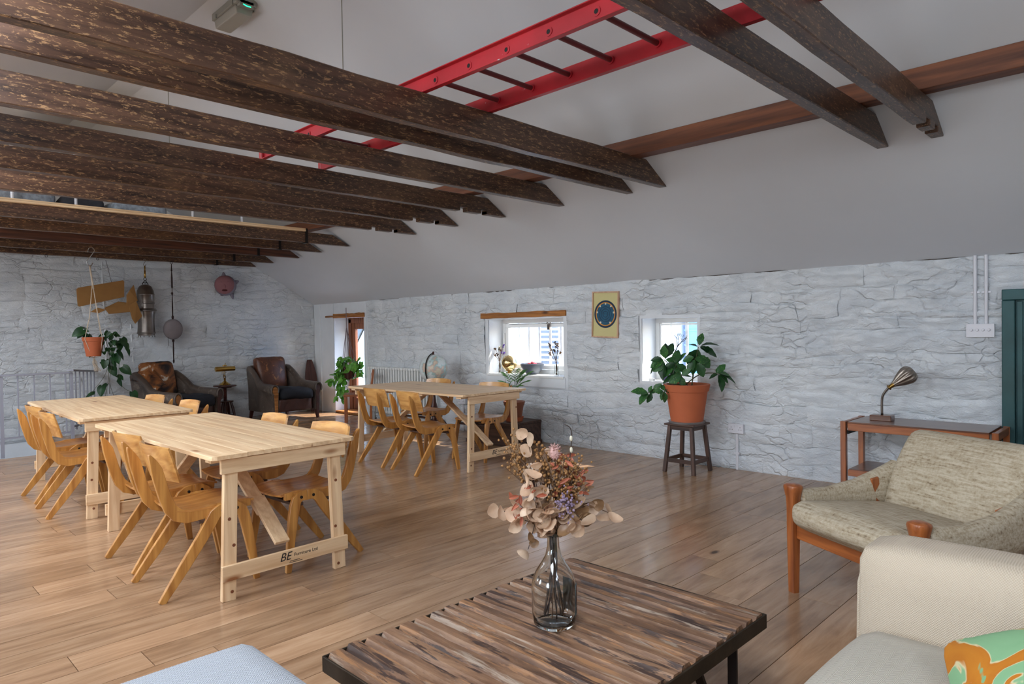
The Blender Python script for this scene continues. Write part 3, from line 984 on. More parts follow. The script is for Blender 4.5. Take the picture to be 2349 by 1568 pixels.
# ------------------------------------------------------------------ roof timbers
BEAMS = [(-1.076, 2.56), (-1.393, 2.556), (-3.085, 2.561), (-3.421, 2.558), (-4.204, 2.557), (-5.0, 2.549), (-5.758, 2.545), (-6.523, 2.538),
         (-7.99, 2.540), (-8.715, 2.525), (-9.364, 2.500), (-10.184, 2.490), (-10.819, 2.480)]
BL = ['nearest the green door, on the right of the ladder end', 'second in from the green door, crossing the red ladder',
      'large and sunlit at its left end, nearest the front table', 'directly behind the sunlit front beam of the left group',
      'third from the front in the left group, over the ladder foot', 'notched underneath, fourth of the left group, at the end of the ladder',
      'notched underneath, fifth of the left group', 'notched underneath, last before the sleeping loft',
      'carrying the pale front edge of the loft', 'second under the loft from its front', 'red brown, third under the loft',
      'black, second from the stair gable', 'black, nearest the stair gable, with hooks below']
def beams():
    rng = random.Random(5)
    for i, (x, zb) in enumerate(BEAMS):
        hgt = .18 if i == 2 else (2.672 - zb if i >= 8 else .165)
        th = .075
        y0, y1 = -.32, 5.0
        bot = []
        notches = [(4.37, 4.46), (4.65, 4.72)] if i in (0, 5, 6, 7) else []
        if i == 0: notches = [(4.58, 4.66), (4.78, 4.85)]
        ys = [y0 + k * .28 for k in range(1, 19)] + [y for n in notches for y in n]
        for y in sorted(set(ys)):
            if y > y1 - .05: continue
            hit = [n for n in notches if abs(y - n[0]) < 1e-6 or abs(y - n[1]) < 1e-6]
            if hit:
                n = hit[0]
                bot += ([(y, zb), (y, zb + .036)] if abs(y - n[0]) < 1e-6 else [(y, zb + .036), (y, zb)])
            elif not any(n[0] < y < n[1] for n in notches):
                bot.append((y, zb + rng.uniform(-.004, .004)))
        poly = [(y0, zb)] + bot + [(y1, zb)]
        top = [(y1 - .26, zb + hgt)] + [(y, zb + hgt + rng.uniform(-.004, .004)) for y in [4.4 - .4 * k for k in range(11)]] + [(y0 + .26, zb + hgt)]
        o = MB().prism(poly + top, x - th, x, 'x').build('ceiling_beam', MAT['beam_red' if i == 10 else 'beam'], bevel=.005, seg=1)
        tag(o, 'dark old roof beam ' + BL[i], 'beam', 'old tie beams across the room')
beams()
def purlins():
    zr_ = lambda y: EAVE + SL * (YW - y)
    o = MB().prism([(4.47, 2.728), (4.60, 2.728), (4.60, zr_(4.60) - .004), (4.47, zr_(4.47) - .004)], XG, XE, 'x').build('purlin', MAT['purlin'], bevel=.006)
    tag(o, 'long red brown purlin running along the slope above the windows', 'beam')
    m = RIDGE_L + RIDGE_R
    o = MB().prism([(m - 4.47, 2.728), (m - 4.60, 2.728), (m - 4.60, zr_(4.60) - .004), (m - 4.47, zr_(4.47) - .004)][::-1], XG, XE, 'x').build('purlin', MAT['purlin'], bevel=.006)
    tag(o, 'red brown purlin on the left slope, glimpsed above the front beam', 'beam')
purlins()
def loft():
    o = thing('loft_deck', 'pale pine sleeping deck laid on the far beams', 'deck', (0, 0, 0))
    z = 2.673
    for k in range(17):
        MB().box((-10.97 + .176 * k, 2.29, z + .012), (.176, 4.06, .022)).build('deck_board', MAT['pine_y'], o)
    MB().box((-7.965, 2.29, z + .011), (.05, 4.08, .021)).build('front_edge', MAT['pine_y'], o, bevel=.003)
    MB().box((-7.975, 2.29, z + .031), (.06, 4.08, .016)).build('edge_cap', MAT['pine_y'], o, bevel=.003)
    for k, y in enumerate((1.30, 1.83, 2.98, 3.55)):
        MB().tube([(-8.05, y, z + .024), (-8.05, y, z + .62)], .014, 8).build('slim_post', MAT['whiteplastic'], o, smooth=40)
    def heap(name, c, d, mat, label, seed):
        f = lambda p: (p.x, p.y, p.z * (1 + .5 * fbm(p.x * 4 + seed, p.y * 4)) if p.z > 0 else p.z)
        tag(MB().rbox(c, d, min(d) * .45, 10, fn=f).build(name, mat, smooth=True), label, 'bedding')
    heap('duvet', (-8.75, 1.25, z + .125), (1.1, .9, .19), MAT['bedding'], 'pale rumpled duvet on the loft at the far left', 1)
    heap('pillow', (-8.45, 1.94, z + .105), (.5, .40, .15), MAT['bedding_dark'], 'dark pillow on the loft between the two bedding heaps', 2)
    heap('patterned_blanket', (-8.35, 2.46, z + .095), (.5, .55, .13), MAT['bedding'], 'blue grey patterned blanket bundled on the loft edge', 3)
    # black brackets strapped round the loft beams near their tips
    for x, zb in BEAMS[8:]:
        b = MB()
        b.box((x + .004, 4.36, zb + .085), (.006, .035, .19)); b.box((x - .037, 4.36, zb - .004), (.09, .05, .006))
        tag(b.build('beam_strap', MAT['black_iron']), 'black iron strap on the loft beam ' + {-7.99: 'with the pine edge', -8.715: 'just behind the pine edge', -9.364: 'that is red brown', -10.184: 'second from the gable', -10.819: 'nearest the gable'}[x], 'bracket')
loft()
# ------------------------------------------------------------------ trestle tables
def text_mesh(body, size, mat, shear=0, name='lettering'):
    cu = bpy.data.curves.new(name, 'FONT')
    cu.body, cu.size, cu.extrude, cu.shear = body, size, .0004, shear
    cu.align_x = 'LEFT'
    o = bpy.data.objects.new(name, cu)
    COL.objects.link(o)
    bpy.context.view_layer.update()
    me = bpy.data.meshes.new_from_object(o)
    bpy.data.objects.remove(o)
    me.materials.clear(); me.materials.append(mat)
    me.name = name
    return me
TXT = [(text_mesh('BE', .062, MAT['print_black'], .3), 0, 0), (text_mesh('Furniture Ltd', .027, MAT['print_black']), .085, .012)]

def trestle_table(label, cx, cy, L, Wd, rz, seed, planks=9):
    """local x along the table, +x end is the one facing the camera"""
    rng = random.Random(seed)
    t = thing('trestle_table', label, 'table', (cx, cy, 0), rz, 'pine trestle tables')
    zt, th = .765, .022
    pw = Wd / planks
    for k in range(planks):
        y = -Wd / 2 + pw * (k + .5)
        dx = rng.uniform(-.004, .004)
        cut = .012 if k in (0, planks - 1) else 0
        e0, e1 = -L / 2 + dx, L / 2 + dx
        a, b = y - pw / 2 + .0003, y + pw / 2 - .0003
        if k == 0:
            poly = [(e0, b), (e0, a + .03), (e0 + .01, a + .008), (e0 + .035, a), (e1 - .035, a), (e1 - .01, a + .008), (e1, a + .03), (e1, b)]
        elif k == planks - 1:
            poly = [(e0, a), (e1, a), (e1, b - .03), (e1 - .01, b - .008), (e1 - .035, b), (e0 + .035, b), (e0 + .01, b - .008), (e0, b - .03)]
        else:
            poly = [(e0, a), (e1, a), (e1, b), (e0, b)]
        MB().prism(poly, zt - th, zt, 'z').build('tabletop_plank', MAT['pine_x'], t, bevel=.0009, seg=1)
    for x in (-L / 2 + .09, -.3, .3, L / 2 - .09):          # battens under the boards
        MB().box((x, 0, zt - th - .011), (.07, Wd - .04, .022)).build('batten', MAT['pine_y'], t, bevel=.002, seg=1)
    fy = .315
    for s in (-1, 1):
        xl = s * (L / 2 - .055)
        for q in (-1, 1):
            lg = MB().bar((xl, q * (fy - .012), zt - th - .022), (xl, q * (fy + .014), 0), .072, .03, (1, 0, 0)).build('leg', MAT['pine_z'], t, bevel=.002, seg=1)
            for zk in (rng.uniform(.42, .6), rng.uniform(.22, .36), rng.uniform(.03, .08)):
                MB().lathe([(.009, 0), (.009, .001)], 10, Matrix.Translation((xl + s * .0152, q * fy + rng.uniform(-.02, .02), zk)) @ Matrix.Rotation(s * PI / 2, 4, 'Y')).build('knot', MAT['knot'], lg)
        MB().box((xl + s * .0255, 0, zt - th - .042), (.021, 2 * fy + .10, .074)).build('top_rail', MAT['pine_y'], t, bevel=.002, seg=1)
        fr = MB().box((xl + s * .0255, 0, .150), (.021, 2 * fy + .11, .080)).build('foot_rail', MAT['pine_y'], t, bevel=.002, seg=1)
        # folding brace: two overlapping boards from the top's middle down to the foot rail
        a, m, b = Vector((s * .105, 0, zt - th - .035)), Vector((s * (L / 2 - .33), 0, .36)), Vector((s * (L / 2 - .10), 0, .195))
        MB().bar(a, m.lerp(b, .1), .085, .02, (0, 0, 1)).build('brace', MAT['pine_x'], t, bevel=.002, seg=1)
        MB().bar(m.lerp(a, .12) + Vector((0, 0, .021)), b + Vector((0, 0, .021)), .085, .02, (0, 0, 1)).build('brace', MAT['pine_x'], t, bevel=.002, seg=1)
    xe = L / 2 - .055 + .0255 + .0112
    for me, dy, dz in TXT:
        link('lettering', me, fr, loc=(xe, -.06 + dy, .138 + dz), rot=(PI / 2, 0, PI / 2))
    MB().box((xe, .03, .128), (.0006, .06, .003)).build('lettering_line', MAT['print_black'], fr)
    MB().box((xe, .035, .120), (.0006, .08, .0025)).build('lettering_line', MAT['print_black'], fr)
    return t
T1 = trestle_table('pine trestle table of wide boards, the one behind and left of the front table', -6.854, 1.735, 2.06, .825, R(-1.1), 1, 8)
T2 = trestle_table('knotty pine trestle table standing nearest the camera on the left', -4.465, 1.749, 1.985, .846, R(1.0), 2, 9)
T3 = trestle_table('pine trestle table in the middle, in front of the radiator and globe', -5.86, 4.68, 1.93, .92, R(2.2), 3, 8)

# ------------------------------------------------------------------ stacking chairs (front = local +y)
def ribbon(cl, wd):
    """2-D centre line with half widths -> polygon"""
    L_, R_ = [], []
    for i, (p, w) in enumerate(zip(cl, wd)):
        a, b = cl[max(0, i - 1)], cl[min(len(cl) - 1, i + 1)]
        d = Vector((b[0] - a[0], b[1] - a[1])).normalized()
        n = Vector((-d.y, d.x))
        L_.append((p[0] + n.x * w, p[1] + n.y * w)); R_.append((p[0] - n.x * w, p[1] - n.y * w))
    return L_ + R_[::-1]

def sheet(rows, thick):
    """curved plywood sheet from a grid of points, given thickness along its normal"""
    nr, nc = len(rows), len(rows[0])
    P = [[Vector(p) for p in r] for r in rows]
    def nrm(i, j):
        a = P[min(i + 1, nr - 1)][j] - P[max(i - 1, 0)][j]
        b = P[i][min(j + 1, nc - 1)] - P[i][max(j - 1, 0)]
        return a.cross(b).normalized()
    A = [P[i][j] + nrm(i, j) * thick / 2 for i in range(nr) for j in range(nc)]
    B = [P[i][j] - nrm(i, j) * thick / 2 for i in range(nr) for j in range(nc)]
    N = nr * nc
    fs = []
    for i in range(nr - 1):
        for j in range(nc - 1):
            q = (i * nc + j, i * nc + j + 1, (i + 1) * nc + j + 1, (i + 1) * nc + j)
            fs += [q[::-1], tuple(k + N for k in q)]
    ring = [j for j in range(nc)] + [i * nc + nc - 1 for i in range(1, nr)] + [(nr - 1) * nc + j for j in range(nc - 2, -1, -1)] + [i * nc for i in range(nr - 2, 0, -1)]
    for k in range(len(ring)):
        a, b = ring[k], ring[(k + 1) % len(ring)]
        fs.append((a, b, b + N, a + N))
    return MB().add(A + B, fs)

def make_chair():
    t = thing('stacking_chair', '', 'chair')
    # side frames: seat rail that sweeps up into a pointed back upright
    cl2 = [(.235, .428), (.16, .432), (.06, .425), (-.04, .412), (-.11, .412), (-.158, .430), (-.192, .470), (-.214, .525), (-.232, .59), (-.246, .645), (-.256, .685), (-.270, .725), (-.284, .755), (-.290, .768)]
    wd2 = [.020, .024, .027, .030, .033, .034, .032, .030, .029, .029, .028, .019, .010, .003]
    for s in (-1, 1):
        poly = ribbon(cl2, wd2)
        MB().prism(poly, -.012, .012, 'x', Matrix.Translation((s * .176, 0, 0))).build('side_frame', MAT['ply'], t, smooth=30, bevel=.004)
    # legs: bent arches bolted outside the rails; each half is one leg
    def arch(front):
        if front:
            cl = [(.105, .425), (.145, .424), (.172, .405), (.186, .365), (.200, .30), (.220, .18), (.245, 0.0)]
            wd = [.030, .030, .031, .031, .029, .025, .016]
        else:
            cl = [(.105, .425), (.060, .424), (.026, .402), (.000, .360), (-.050, .285), (-.150, .150), (-.262, 0.0)]
            wd = [.030, .030, .032, .032, .030, .027, .017]
        return ribbon(cl, wd)
    for s in (-1, 1):
        for fr in (True, False):
            poly = arch(fr)
            mb = MB()
            n = len(poly)
            vs = []
            for d in (-.0115, .0115):
                for y, z in poly:
                    vs.append((s * (.200 + d * 1 + .022 * (1 - z / .43)), y, z))
            fs = [tuple(range(n - 1, -1, -1)), tuple(range(n, 2 * n))] + [(i, (i + 1) % n, n + (i + 1) % n, n + i) for i in range(n)]
            mb.add(vs, fs)
            lg = mb.build('leg', MAT['ply'], t, smooth=30, bevel=.003)
            if fr: front = lg
        for y in (.065, .145):
            MB().lathe([(.009, 0), (.009, .004), (.004, .006)], 10, Matrix.Translation((s * .2115, y, .418)) @ Matrix.Rotation(s * PI / 2, 4, 'Y')).build('bolt', MAT['bolt'], front)
    for y, z in ((-.03, .375), (.15, .375)):
        MB().box((0, y, z), (.40, .05, .018)).build('stretcher', MAT['dark_x'], t, bevel=.002)
    # saddle seat and curved backrest
    rows = []
    for i in range(7):
        y = lerp(-.165, .255, i / 6)
        z = interp([(-.165, .455), (-.11, .442), (0, .440), (.15, .452), (.22, .450), (.255, .438)], y)
        rows.append([(lerp(-.188, .188, j / 6) * (1 if i < 6 else .96), y, z - .012 * (1 - (j / 3 - 1) ** 2)) for j in range(7)])
    sheet(rows, .012).build('seat', MAT['ply_y'], t, smooth=45)
    rows = []
    for i in range(5):
        z = lerp(.615, .800, i / 4)
        k = 1 if 0 < i < 4 else .965
        yb = lerp(-.205, -.258, i / 4)
        rows.append([(lerp(-.212, .212, j / 8) * k, yb + .060 * (j / 4 - 1) ** 2 - .004, z - .008 * ((j / 4 - 1) ** 4)) for j in range(9)])
    sheet(rows, .012).build('backrest', MAT['ply_x'], t, smooth=45)
    return t
CH = [  # x, y, facing (rotation), label
    (-3.95, 1.440, 0, 'plywood chair at the front table, left side, closest to the camera'),
    (-4.55, 1.470, R(3), 'plywood chair at the front table, left side, second from the camera'),
    (-3.90, 2.075, PI + R(3), 'plywood chair at the front table, right side, near end by the open floor'),
    (-4.66, 2.060, PI - R(3), 'plywood chair at the front table, right side, far end toward the leather armchairs'),
    (-6.32, 1.415, R(-2), 'plywood chair at the left rear table, railing side, nearer one'),
    (-6.97, 1.440, R(2), 'plywood chair at the left rear table, railing side, farther one'),
    (-6.25, 2.050, PI, 'plywood chair at the left rear table, far side, before the black armchair seat'),
    (-7.10, 2.040, PI + R(4), 'plywood chair at the left rear table, far side, before the cowhide armchair'),
    (-5.38, 4.185, R(-5), 'plywood chair at the middle table, near side, right one'),
    (-5.98, 4.200, R(-2), 'plywood chair at the middle table, near side, left one by the door plant'),
    (-5.42, 5.010, PI + R(8), 'plywood chair at the middle table, wall side, beside the trunk'),
    (-6.42, 5.030, PI + R(5), 'plywood chair at the middle table, wall side, before the globe')]
proto = make_chair()
for i, (x, y, rz, lab) in enumerate(CH):
    o = proto if i == 0 else copy_tree(proto)
    o.location = (x, y, 0); o.rotation_euler = (0, 0, rz)
    tag(o, 'honey ' + lab, 'chair', 'honey plywood stacking chairs')
# ------------------------------------------------------------------ coffee table
def coffee_table():
    x0, x1, y0, y1, zt = -1.945, -1.055, 1.085, 2.335, .362
    t = thing('coffee_table', 'low coffee table of weathered grooved boards in an iron frame', 'table', ((x0 + x1) / 2, (y0 + y1) / 2, 0))
    cx, cy = (x0 + x1) / 2, (y0 + y1) / 2
    hx, hy = (x1 - x0) / 2, (y1 - y0) / 2
    rng = random.Random(8)
    n = 18
    w = (2 * hy - .02) / n
    for k in range(n):
        y = -hy + .01 + w * (k + .5)
        ex = rng.uniform(-.008, .006)
        ey = rng.uniform(-.006, .008)
        prof = [(-w / 2, -.024), (w / 2, -.024), (w / 2, -.019), (w / 2 - .004, -.018), (w / 2 - .016, 0), (-w / 2 + .014, 0), (-w / 2 + .004, -.018), (-w / 2, -.019)]
        mb = MB()
        rs = []
        for i in range(9):
            x = lerp(-hx + .008 - ex, hx - .010 + ey, i / 8)
            rs.append([(x, y + a + rng.uniform(-.0015, .0015), zt + b + rng.uniform(-.0025, .0015)) for a, b in prof])
        mb.rings(rs)
        mb.build('slat', MAT['slat'], t, smooth=35)
    for sx in (-1, 1):
        MB().box((sx * (hx - .003), 0, zt - .033), (.008, 2 * hy, .05)).build('iron_edge', MAT['iron'], t, bevel=.002)
    for sy in (-1, 1):
        MB().box((0, sy * (hy - .003), zt - .033), (2 * hx - .014, .008, .05)).build('iron_edge', MAT['iron'], t, bevel=.002)
    for sx in (-1, 1):
        for sy in (-1, 1):
            p = smooth_path([(sx * (hx - .03), sy * (hy - .44), zt - .05), (sx * (hx - .03), sy * (hy - .36), .16), (sx * (hx - .03), sy * (hy - .28), .03),
                             (sx * (hx - .03), sy * (hy - .25), .012), (sx * (hx - .03), sy * (hy - .21), .03), (sx * (hx - .03), sy * (hy - .20), .16), (sx * (hx - .03), sy * (hy - .20), zt - .05)], 4)
            mb = MB()
            rs = []
            for i, q in enumerate(p):
                d = (p[min(i + 1, len(p) - 1)] - p[max(i - 1, 0)]).normalized()
                nn = Vector((0, -d.z, d.y))
                rs.append([q + Vector((a * .016, 0, 0)) + nn * b * .005 for a, b in ((-1, -1), (1, -1), (1, 1), (-1, 1))])
            mb.rings(rs).build('strap_leg', MAT['black_iron'], t, smooth=40)
coffee_table()

def vase_and_flowers():
    bx, by, bz = -1.545, 1.748, .3625
    t = thing('glass_bottle', 'clear glass bottle vase with an old label on the coffee table', 'bottle', (bx, by, bz))
    out = [(.0, .004), (.066, .002), (.073, .012), (.077, .05), (.0775, .13), (.074, .155), (.062, .185), (.042, .215), (.028, .24), (.0215, .27), (.020, .305), (.0235, .307), (.0235, .322), (.020, .325)]
    inn = [(r - .0035 if r > .01 else 0, z + (.008 if z < .05 else 0)) for r, z in out][::-1]
    inn = [(.0165, .325)] + inn[1:-2] + [(.060, .011), (.0, .016)]
    MB().lathe([(max(r, .0005), z) for r, z in out + inn], 40, cap=False).build('glass', MAT['glass'], t, smooth=50)
    def band(a0, a1, z0, z1, r, mat, name):
        vs, fs = [], []
        for i in range(9):
            a = lerp(a0, a1, i / 8)
            vs += [(r * math.cos(a), r * math.sin(a), z0), (r * math.cos(a), r * math.sin(a), z1)]
            if i: fs.append((2 * i - 2, 2 * i, 2 * i + 1, 2 * i - 1))
        MB().add(vs, fs).build(name, mat, t, smooth=True)
    band(R(26), R(106), .026, .140, .0790, MAT['label_front'], 'label')
    band(R(26), R(106), .026, .140, .0783, MAT['label_back'], 'label_reverse')
    # bouquet
    f = thing('dried_bouquet', 'bouquet of dried eucalyptus, berries and flower heads in the glass bottle', 'flowers', (bx, by, bz))
    rng = random.Random(21)
    view = Vector((bx, by, 0)).normalized()
    side = Vector((view.y, -view.x, 0))                      # towards the right of the photograph
    def P(u, z, d=0):
        return side * u + view * d + Vector((0, 0, z))
    # large leaf = cupped disc
    def disc_leaf(ln, wd, cup, name, mat):
        vs, fs = [], []
        nr, nc = 6, 5
        for i in range(nr):
            v = i / (nr - 1)
            hw = wd / 2 * (math.sin(PI * (v * .94 + .03)) ** .62)
            for j in range(nc):
                u = (j / (nc - 1) - .5) * 2
                vs.append((u * hw, v * ln, cup * ((u * hw / wd * 2) ** 2 * .5 + (v - .5) ** 2) * ln))
                if i and j:
                    q = i * nc + j
                    fs.append((q - nc - 1, q - nc, q, q - 1))
        return MB().add(vs, fs).mesh(name, mat, True)
    big = [disc_leaf(.062, .060, .35, 'leaf', MAT['euca']), disc_leaf(.054, .058, .7, 'leaf', MAT['euca']), disc_leaf(.058, .052, .5, 'leaf', MAT['euca_dark'])]
    red = disc_leaf(.036, .013, .5, 'leaf', MAT['euca_red'])
    def put(me, p, d, roll, s=1.0, par=None):
        d = Vector(d).normalized()
        n = -view + Vector((rng.uniform(-1, 1), rng.uniform(-1, 1), rng.uniform(-.7, 1))) * .8
        x = d.cross(n).normalized()
        n = x.cross(d)
        o = link('leaf', me, par or f)
        o.matrix_basis = Matrix.Translation(p) @ Matrix((x, d, n)).transposed().to_4x4() @ Matrix.Scale(s, 4)
    def stem(pts, r=.0022, mat='stem_brown', n=5):
        sp = smooth_path(pts, n)
        stem.last = MB().tube(sp, [lerp(r * 1.25, r * .6, i / (len(sp) - 1)) for i in range(len(sp))], 5).build('stem', MAT[mat], f, smooth=True)
        return sp
    neck = lambda a: P(.012 * math.cos(a), .315, .012 * math.sin(a))
    foot = lambda a: P(-.045 * math.cos(a) * .8, .03 + .03 * rng.random(), -.035 * math.sin(a))
    # eucalyptus sprays: (tip u, tip z, depth, leaves, scale)
    sprays = [((-.085, .655, .0), 8, .95), ((-.075, .56, -.03), 8, 1.0), ((-.19, .41, -.03), 11, 1.0), ((-.08, .50, -.05), 10, 1.0), ((-.085, .275, -.05), 6, .8), ((-.03, .42, -.07), 10, 1.0),
              ((.215, .375, .0), 9, .9), ((.10, .37, -.05), 9, 1.0), ((.12, .46, .03), 5, .75), ((.02, .53, .03), 7, .85), ((-.01, .36, -.07), 8, .9), ((.07, .34, -.05), 8, .9), ((-.11, .43, -.06), 9, 1.0), ((.0, .60, .04), 5, .7)]
    for k, (tip, nl, sc) in enumerate(sprays):
        a = 2 * PI * k / len(sprays)
        t0 = P(tip[0], tip[1], tip[2])
        droop = tip[1] < .40
        mid = P(tip[0] * .45, max(.36, tip[1] * .62) + (.05 if droop else 0), tip[2] * .5)
        sp = stem([foot(a), neck(a), mid, t0], .0020, 'stem_dark' if k % 3 else 'stem_brown', 6)
        L_ = sp[len(sp) * 2 // 5:]
        for i in range(nl + 4):
            q = L_[min(len(L_) - 1, int((i + .6) / (nl + 4) * len(L_)))]
            d = Vector((rng.uniform(-1, 1), rng.uniform(-1, 1), rng.uniform(-.5, .8)))
            d = d.normalized() - view * .15
            me = big[2] if (k in (4, 6, 7, 10, 11) and rng.random() < .6) else big[rng.randrange(2)]
            put(me, q, d, rng.uniform(-PI, PI), sc * rng.uniform(.75, 1.1), stem.last)
    # coral feathery leaves
    for k in range(70):
        c = [(-.12, .43), (-.08, .45), (-.10, .37), (.02, .56), (.05, .52), (.09, .49), (.07, .45), (.03, .47)][k % 8]
        p = P(c[0] + rng.uniform(-.03, .03), c[1] + rng.uniform(-.03, .03), rng.uniform(-.06, .04))
        put(red, p, (rng.uniform(-1, 1), rng.uniform(-1, 1), rng.uniform(-.4, .8)), rng.uniform(-3, 3), rng.uniform(.7, 1.15))
    # berry twigs
    ber = MB()
    def twig(base, tip, nb):
        sp = stem([base, base.lerp(tip, .5) + Vector((rng.uniform(-.012, .012), rng.uniform(-.012, .012), .01)), tip], .0014, 'stem_brown', 4)
        for i in range(nb):
            q = sp[rng.randrange(len(sp) // 2, len(sp))] + Vector((rng.uniform(-.02, .02), rng.uniform(-.02, .02), rng.uniform(-.018, .022)))
            ber.sphere(q, rng.uniform(.0034, .0058), 6, 4)
    for k in range(70):
        if k < 16: tip = P(rng.uniform(-.17, -.11), rng.uniform(.52, .66), rng.uniform(-.03, .03)); base = P(-.05, .43, 0)
        elif k < 27: tip = P(rng.uniform(-.06, -.02), rng.uniform(.56, .63), rng.uniform(-.03, .03)); base = P(-.02, .42, 0)
        elif k < 52: tip = P(rng.uniform(-.03, .09), rng.uniform(.46, .60), rng.uniform(-.06, .05)); base = P(.01, .38, 0)
        else: tip = P(rng.uniform(.05, .125), rng.uniform(.46, .585), rng.uniform(-.04, .04)); base = P(.03, .40, 0)
        twig(base, tip, rng.randrange(7, 13))
    o = ber.build('berries', MAT['berry'], f, smooth=True); o['kind'] = 'stuff'
    # flower head, willow catkin twig, lilac florets
    hd = MB()
    c = P(.010, .600, -.03)
    for k in range(90):
        d = Vector((rng.gauss(0, 1), rng.gauss(0, 1), rng.gauss(0, 1))).normalized()
        hd.bar(c + Vector((d.x * .010, d.y * .010, d.z * .018)), c + Vector((d.x * .024, d.y * .024, d.z * .030 + .004)), .005, .002, w2=.002, h2=.001)
    hd.sphere(c, .017, 10, 8, (1, 1, 1.4))
    hd.build('flower_head', MAT['thistle'], f)
    stem([neck(1), P(.01, .45, 0), c], .002)
    stem([neck(2), P(.03, .42, .02), P(.06, .56, .02), P(.068, .665, .01), P(.045, .69, 0)], .0022, 'stem_dark')
    for z in (.60, .64, .55): MB().sphere(P(.067, z, .012), .007, 8, 6, (.8, .8, 1.5)).build('catkin', MAT['moon_ink'], f, smooth=True)
    lil = MB()
    for k in range(90):
        q = P(rng.gauss(.045, .024), rng.gauss(.42, .024), rng.uniform(-.085, -.03))
        lil.sphere(q, rng.uniform(.003, .0055), 5, 3)
    o = lil.build('lilac_florets', MAT['lilac'], f); o['kind'] = 'stuff'
    for k in range(3):
        a = 2 * PI * k / 3 + .3
        stem([foot(a), P(.008 * math.cos(a), .16, .008 * math.sin(a)), neck(a), P(.03 * math.cos(a), .42, .03 * math.sin(a))], .0026, 'stem_dark')
vase_and_flowers()

# ------------------------------------------------------------------ sofa, cushion, ottoman
def sofa():
    t = thing('sofa', 'beige woven sofa at the right edge of the picture', 'sofa', (-.22, 1.55, 0))
    ox, oy = -.25, 1.55
    def tilt(p):
        return (p.x, p.y + .04 * (p.z / .6), p.z)
    MB().rbox((-.015, .85, .38), (1.02, .25, .60), .055, 8, (.0, .015, .012), fn=tilt).build('arm', MAT['sofa'], t, smooth=True)
    MB().rbox((-.015, -.95, .39), (1.02, .25, .62), .055, 8, (.0, .015, .012)).build('arm', MAT['sofa'], t, smooth=True)
    MB().rbox((.01, -.045, .20), (.90, 1.56, .24), .03, 6).build('base', MAT['sofa'], t, smooth=True)
    for yy in (.345, -.435):
        MB().rbox((-.045, yy, .365), (.92, .775, .17), .075, 10, (.02, .0, .025)).build('seat_cushion', MAT['sofa_seat'], t, smooth=True)
    MB().rbox((.53, -.045, .46), (.24, 2.05, .72), .08, 8, (.02, 0, .01)).build('backrest', MAT['sofa'], t, smooth=True)
    # piping down the front edge of the arm
    MB().tube([(-.520, .745, .09), (-.522, .76, .30), (-.522, .775, .55), (-.505, .80, .655)], .006, 8).build('piping', MAT['sofa'], t, smooth=True)
    for sx in (-.42, .5):
        for sy in (-.9, .82):
            MB().lathe([(.018, 0), (.026, .08)], 12, Matrix.Translation((sx, sy, 0))).build('leg', MAT['dark_z'], t)
sofa()
def cushion():
    def f(p):
        return (p.x, p.y, p.z * max(.15, (1 - (abs(p.x) / .24) ** 2.6) * (1 - (abs(p.y) / .24) ** 2.6)) ** .55)
    o = MB().rbox((0, 0, 0), (.46, .46, .17), .05, 12, fn=f).build('cushion', MAT['print'], smooth=True)
    o.location = (-.165, 1.89, .550); o.rotation_euler = (R(16), R(-20), R(14))
    tag(o, 'green and orange printed cushion on the sofa', 'cushion')
cushion()
def ottoman():
    t = thing('ottoman', 'pale grey herringbone ottoman in the near left foreground', 'ottoman', (-1.62, .50, 0))
    MB().rbox((0, 0, .36), (.86, .80, .19), .055, 12, (.01, .01, .025)).build('seat_pad', MAT['otto'], t, smooth=True)
    MB().rbox((0, 0, .18), (.82, .76, .20), .02, 4).build('base', MAT['otto'], t, smooth=True)
    for sx in (-.34, .34):
        for sy in (-.31, .31):
            MB().lathe([(.016, 0), (.024, .085)], 12, Matrix.Translation((sx, sy, 0))).build('leg', MAT['dark_z'], t)
ottoman()

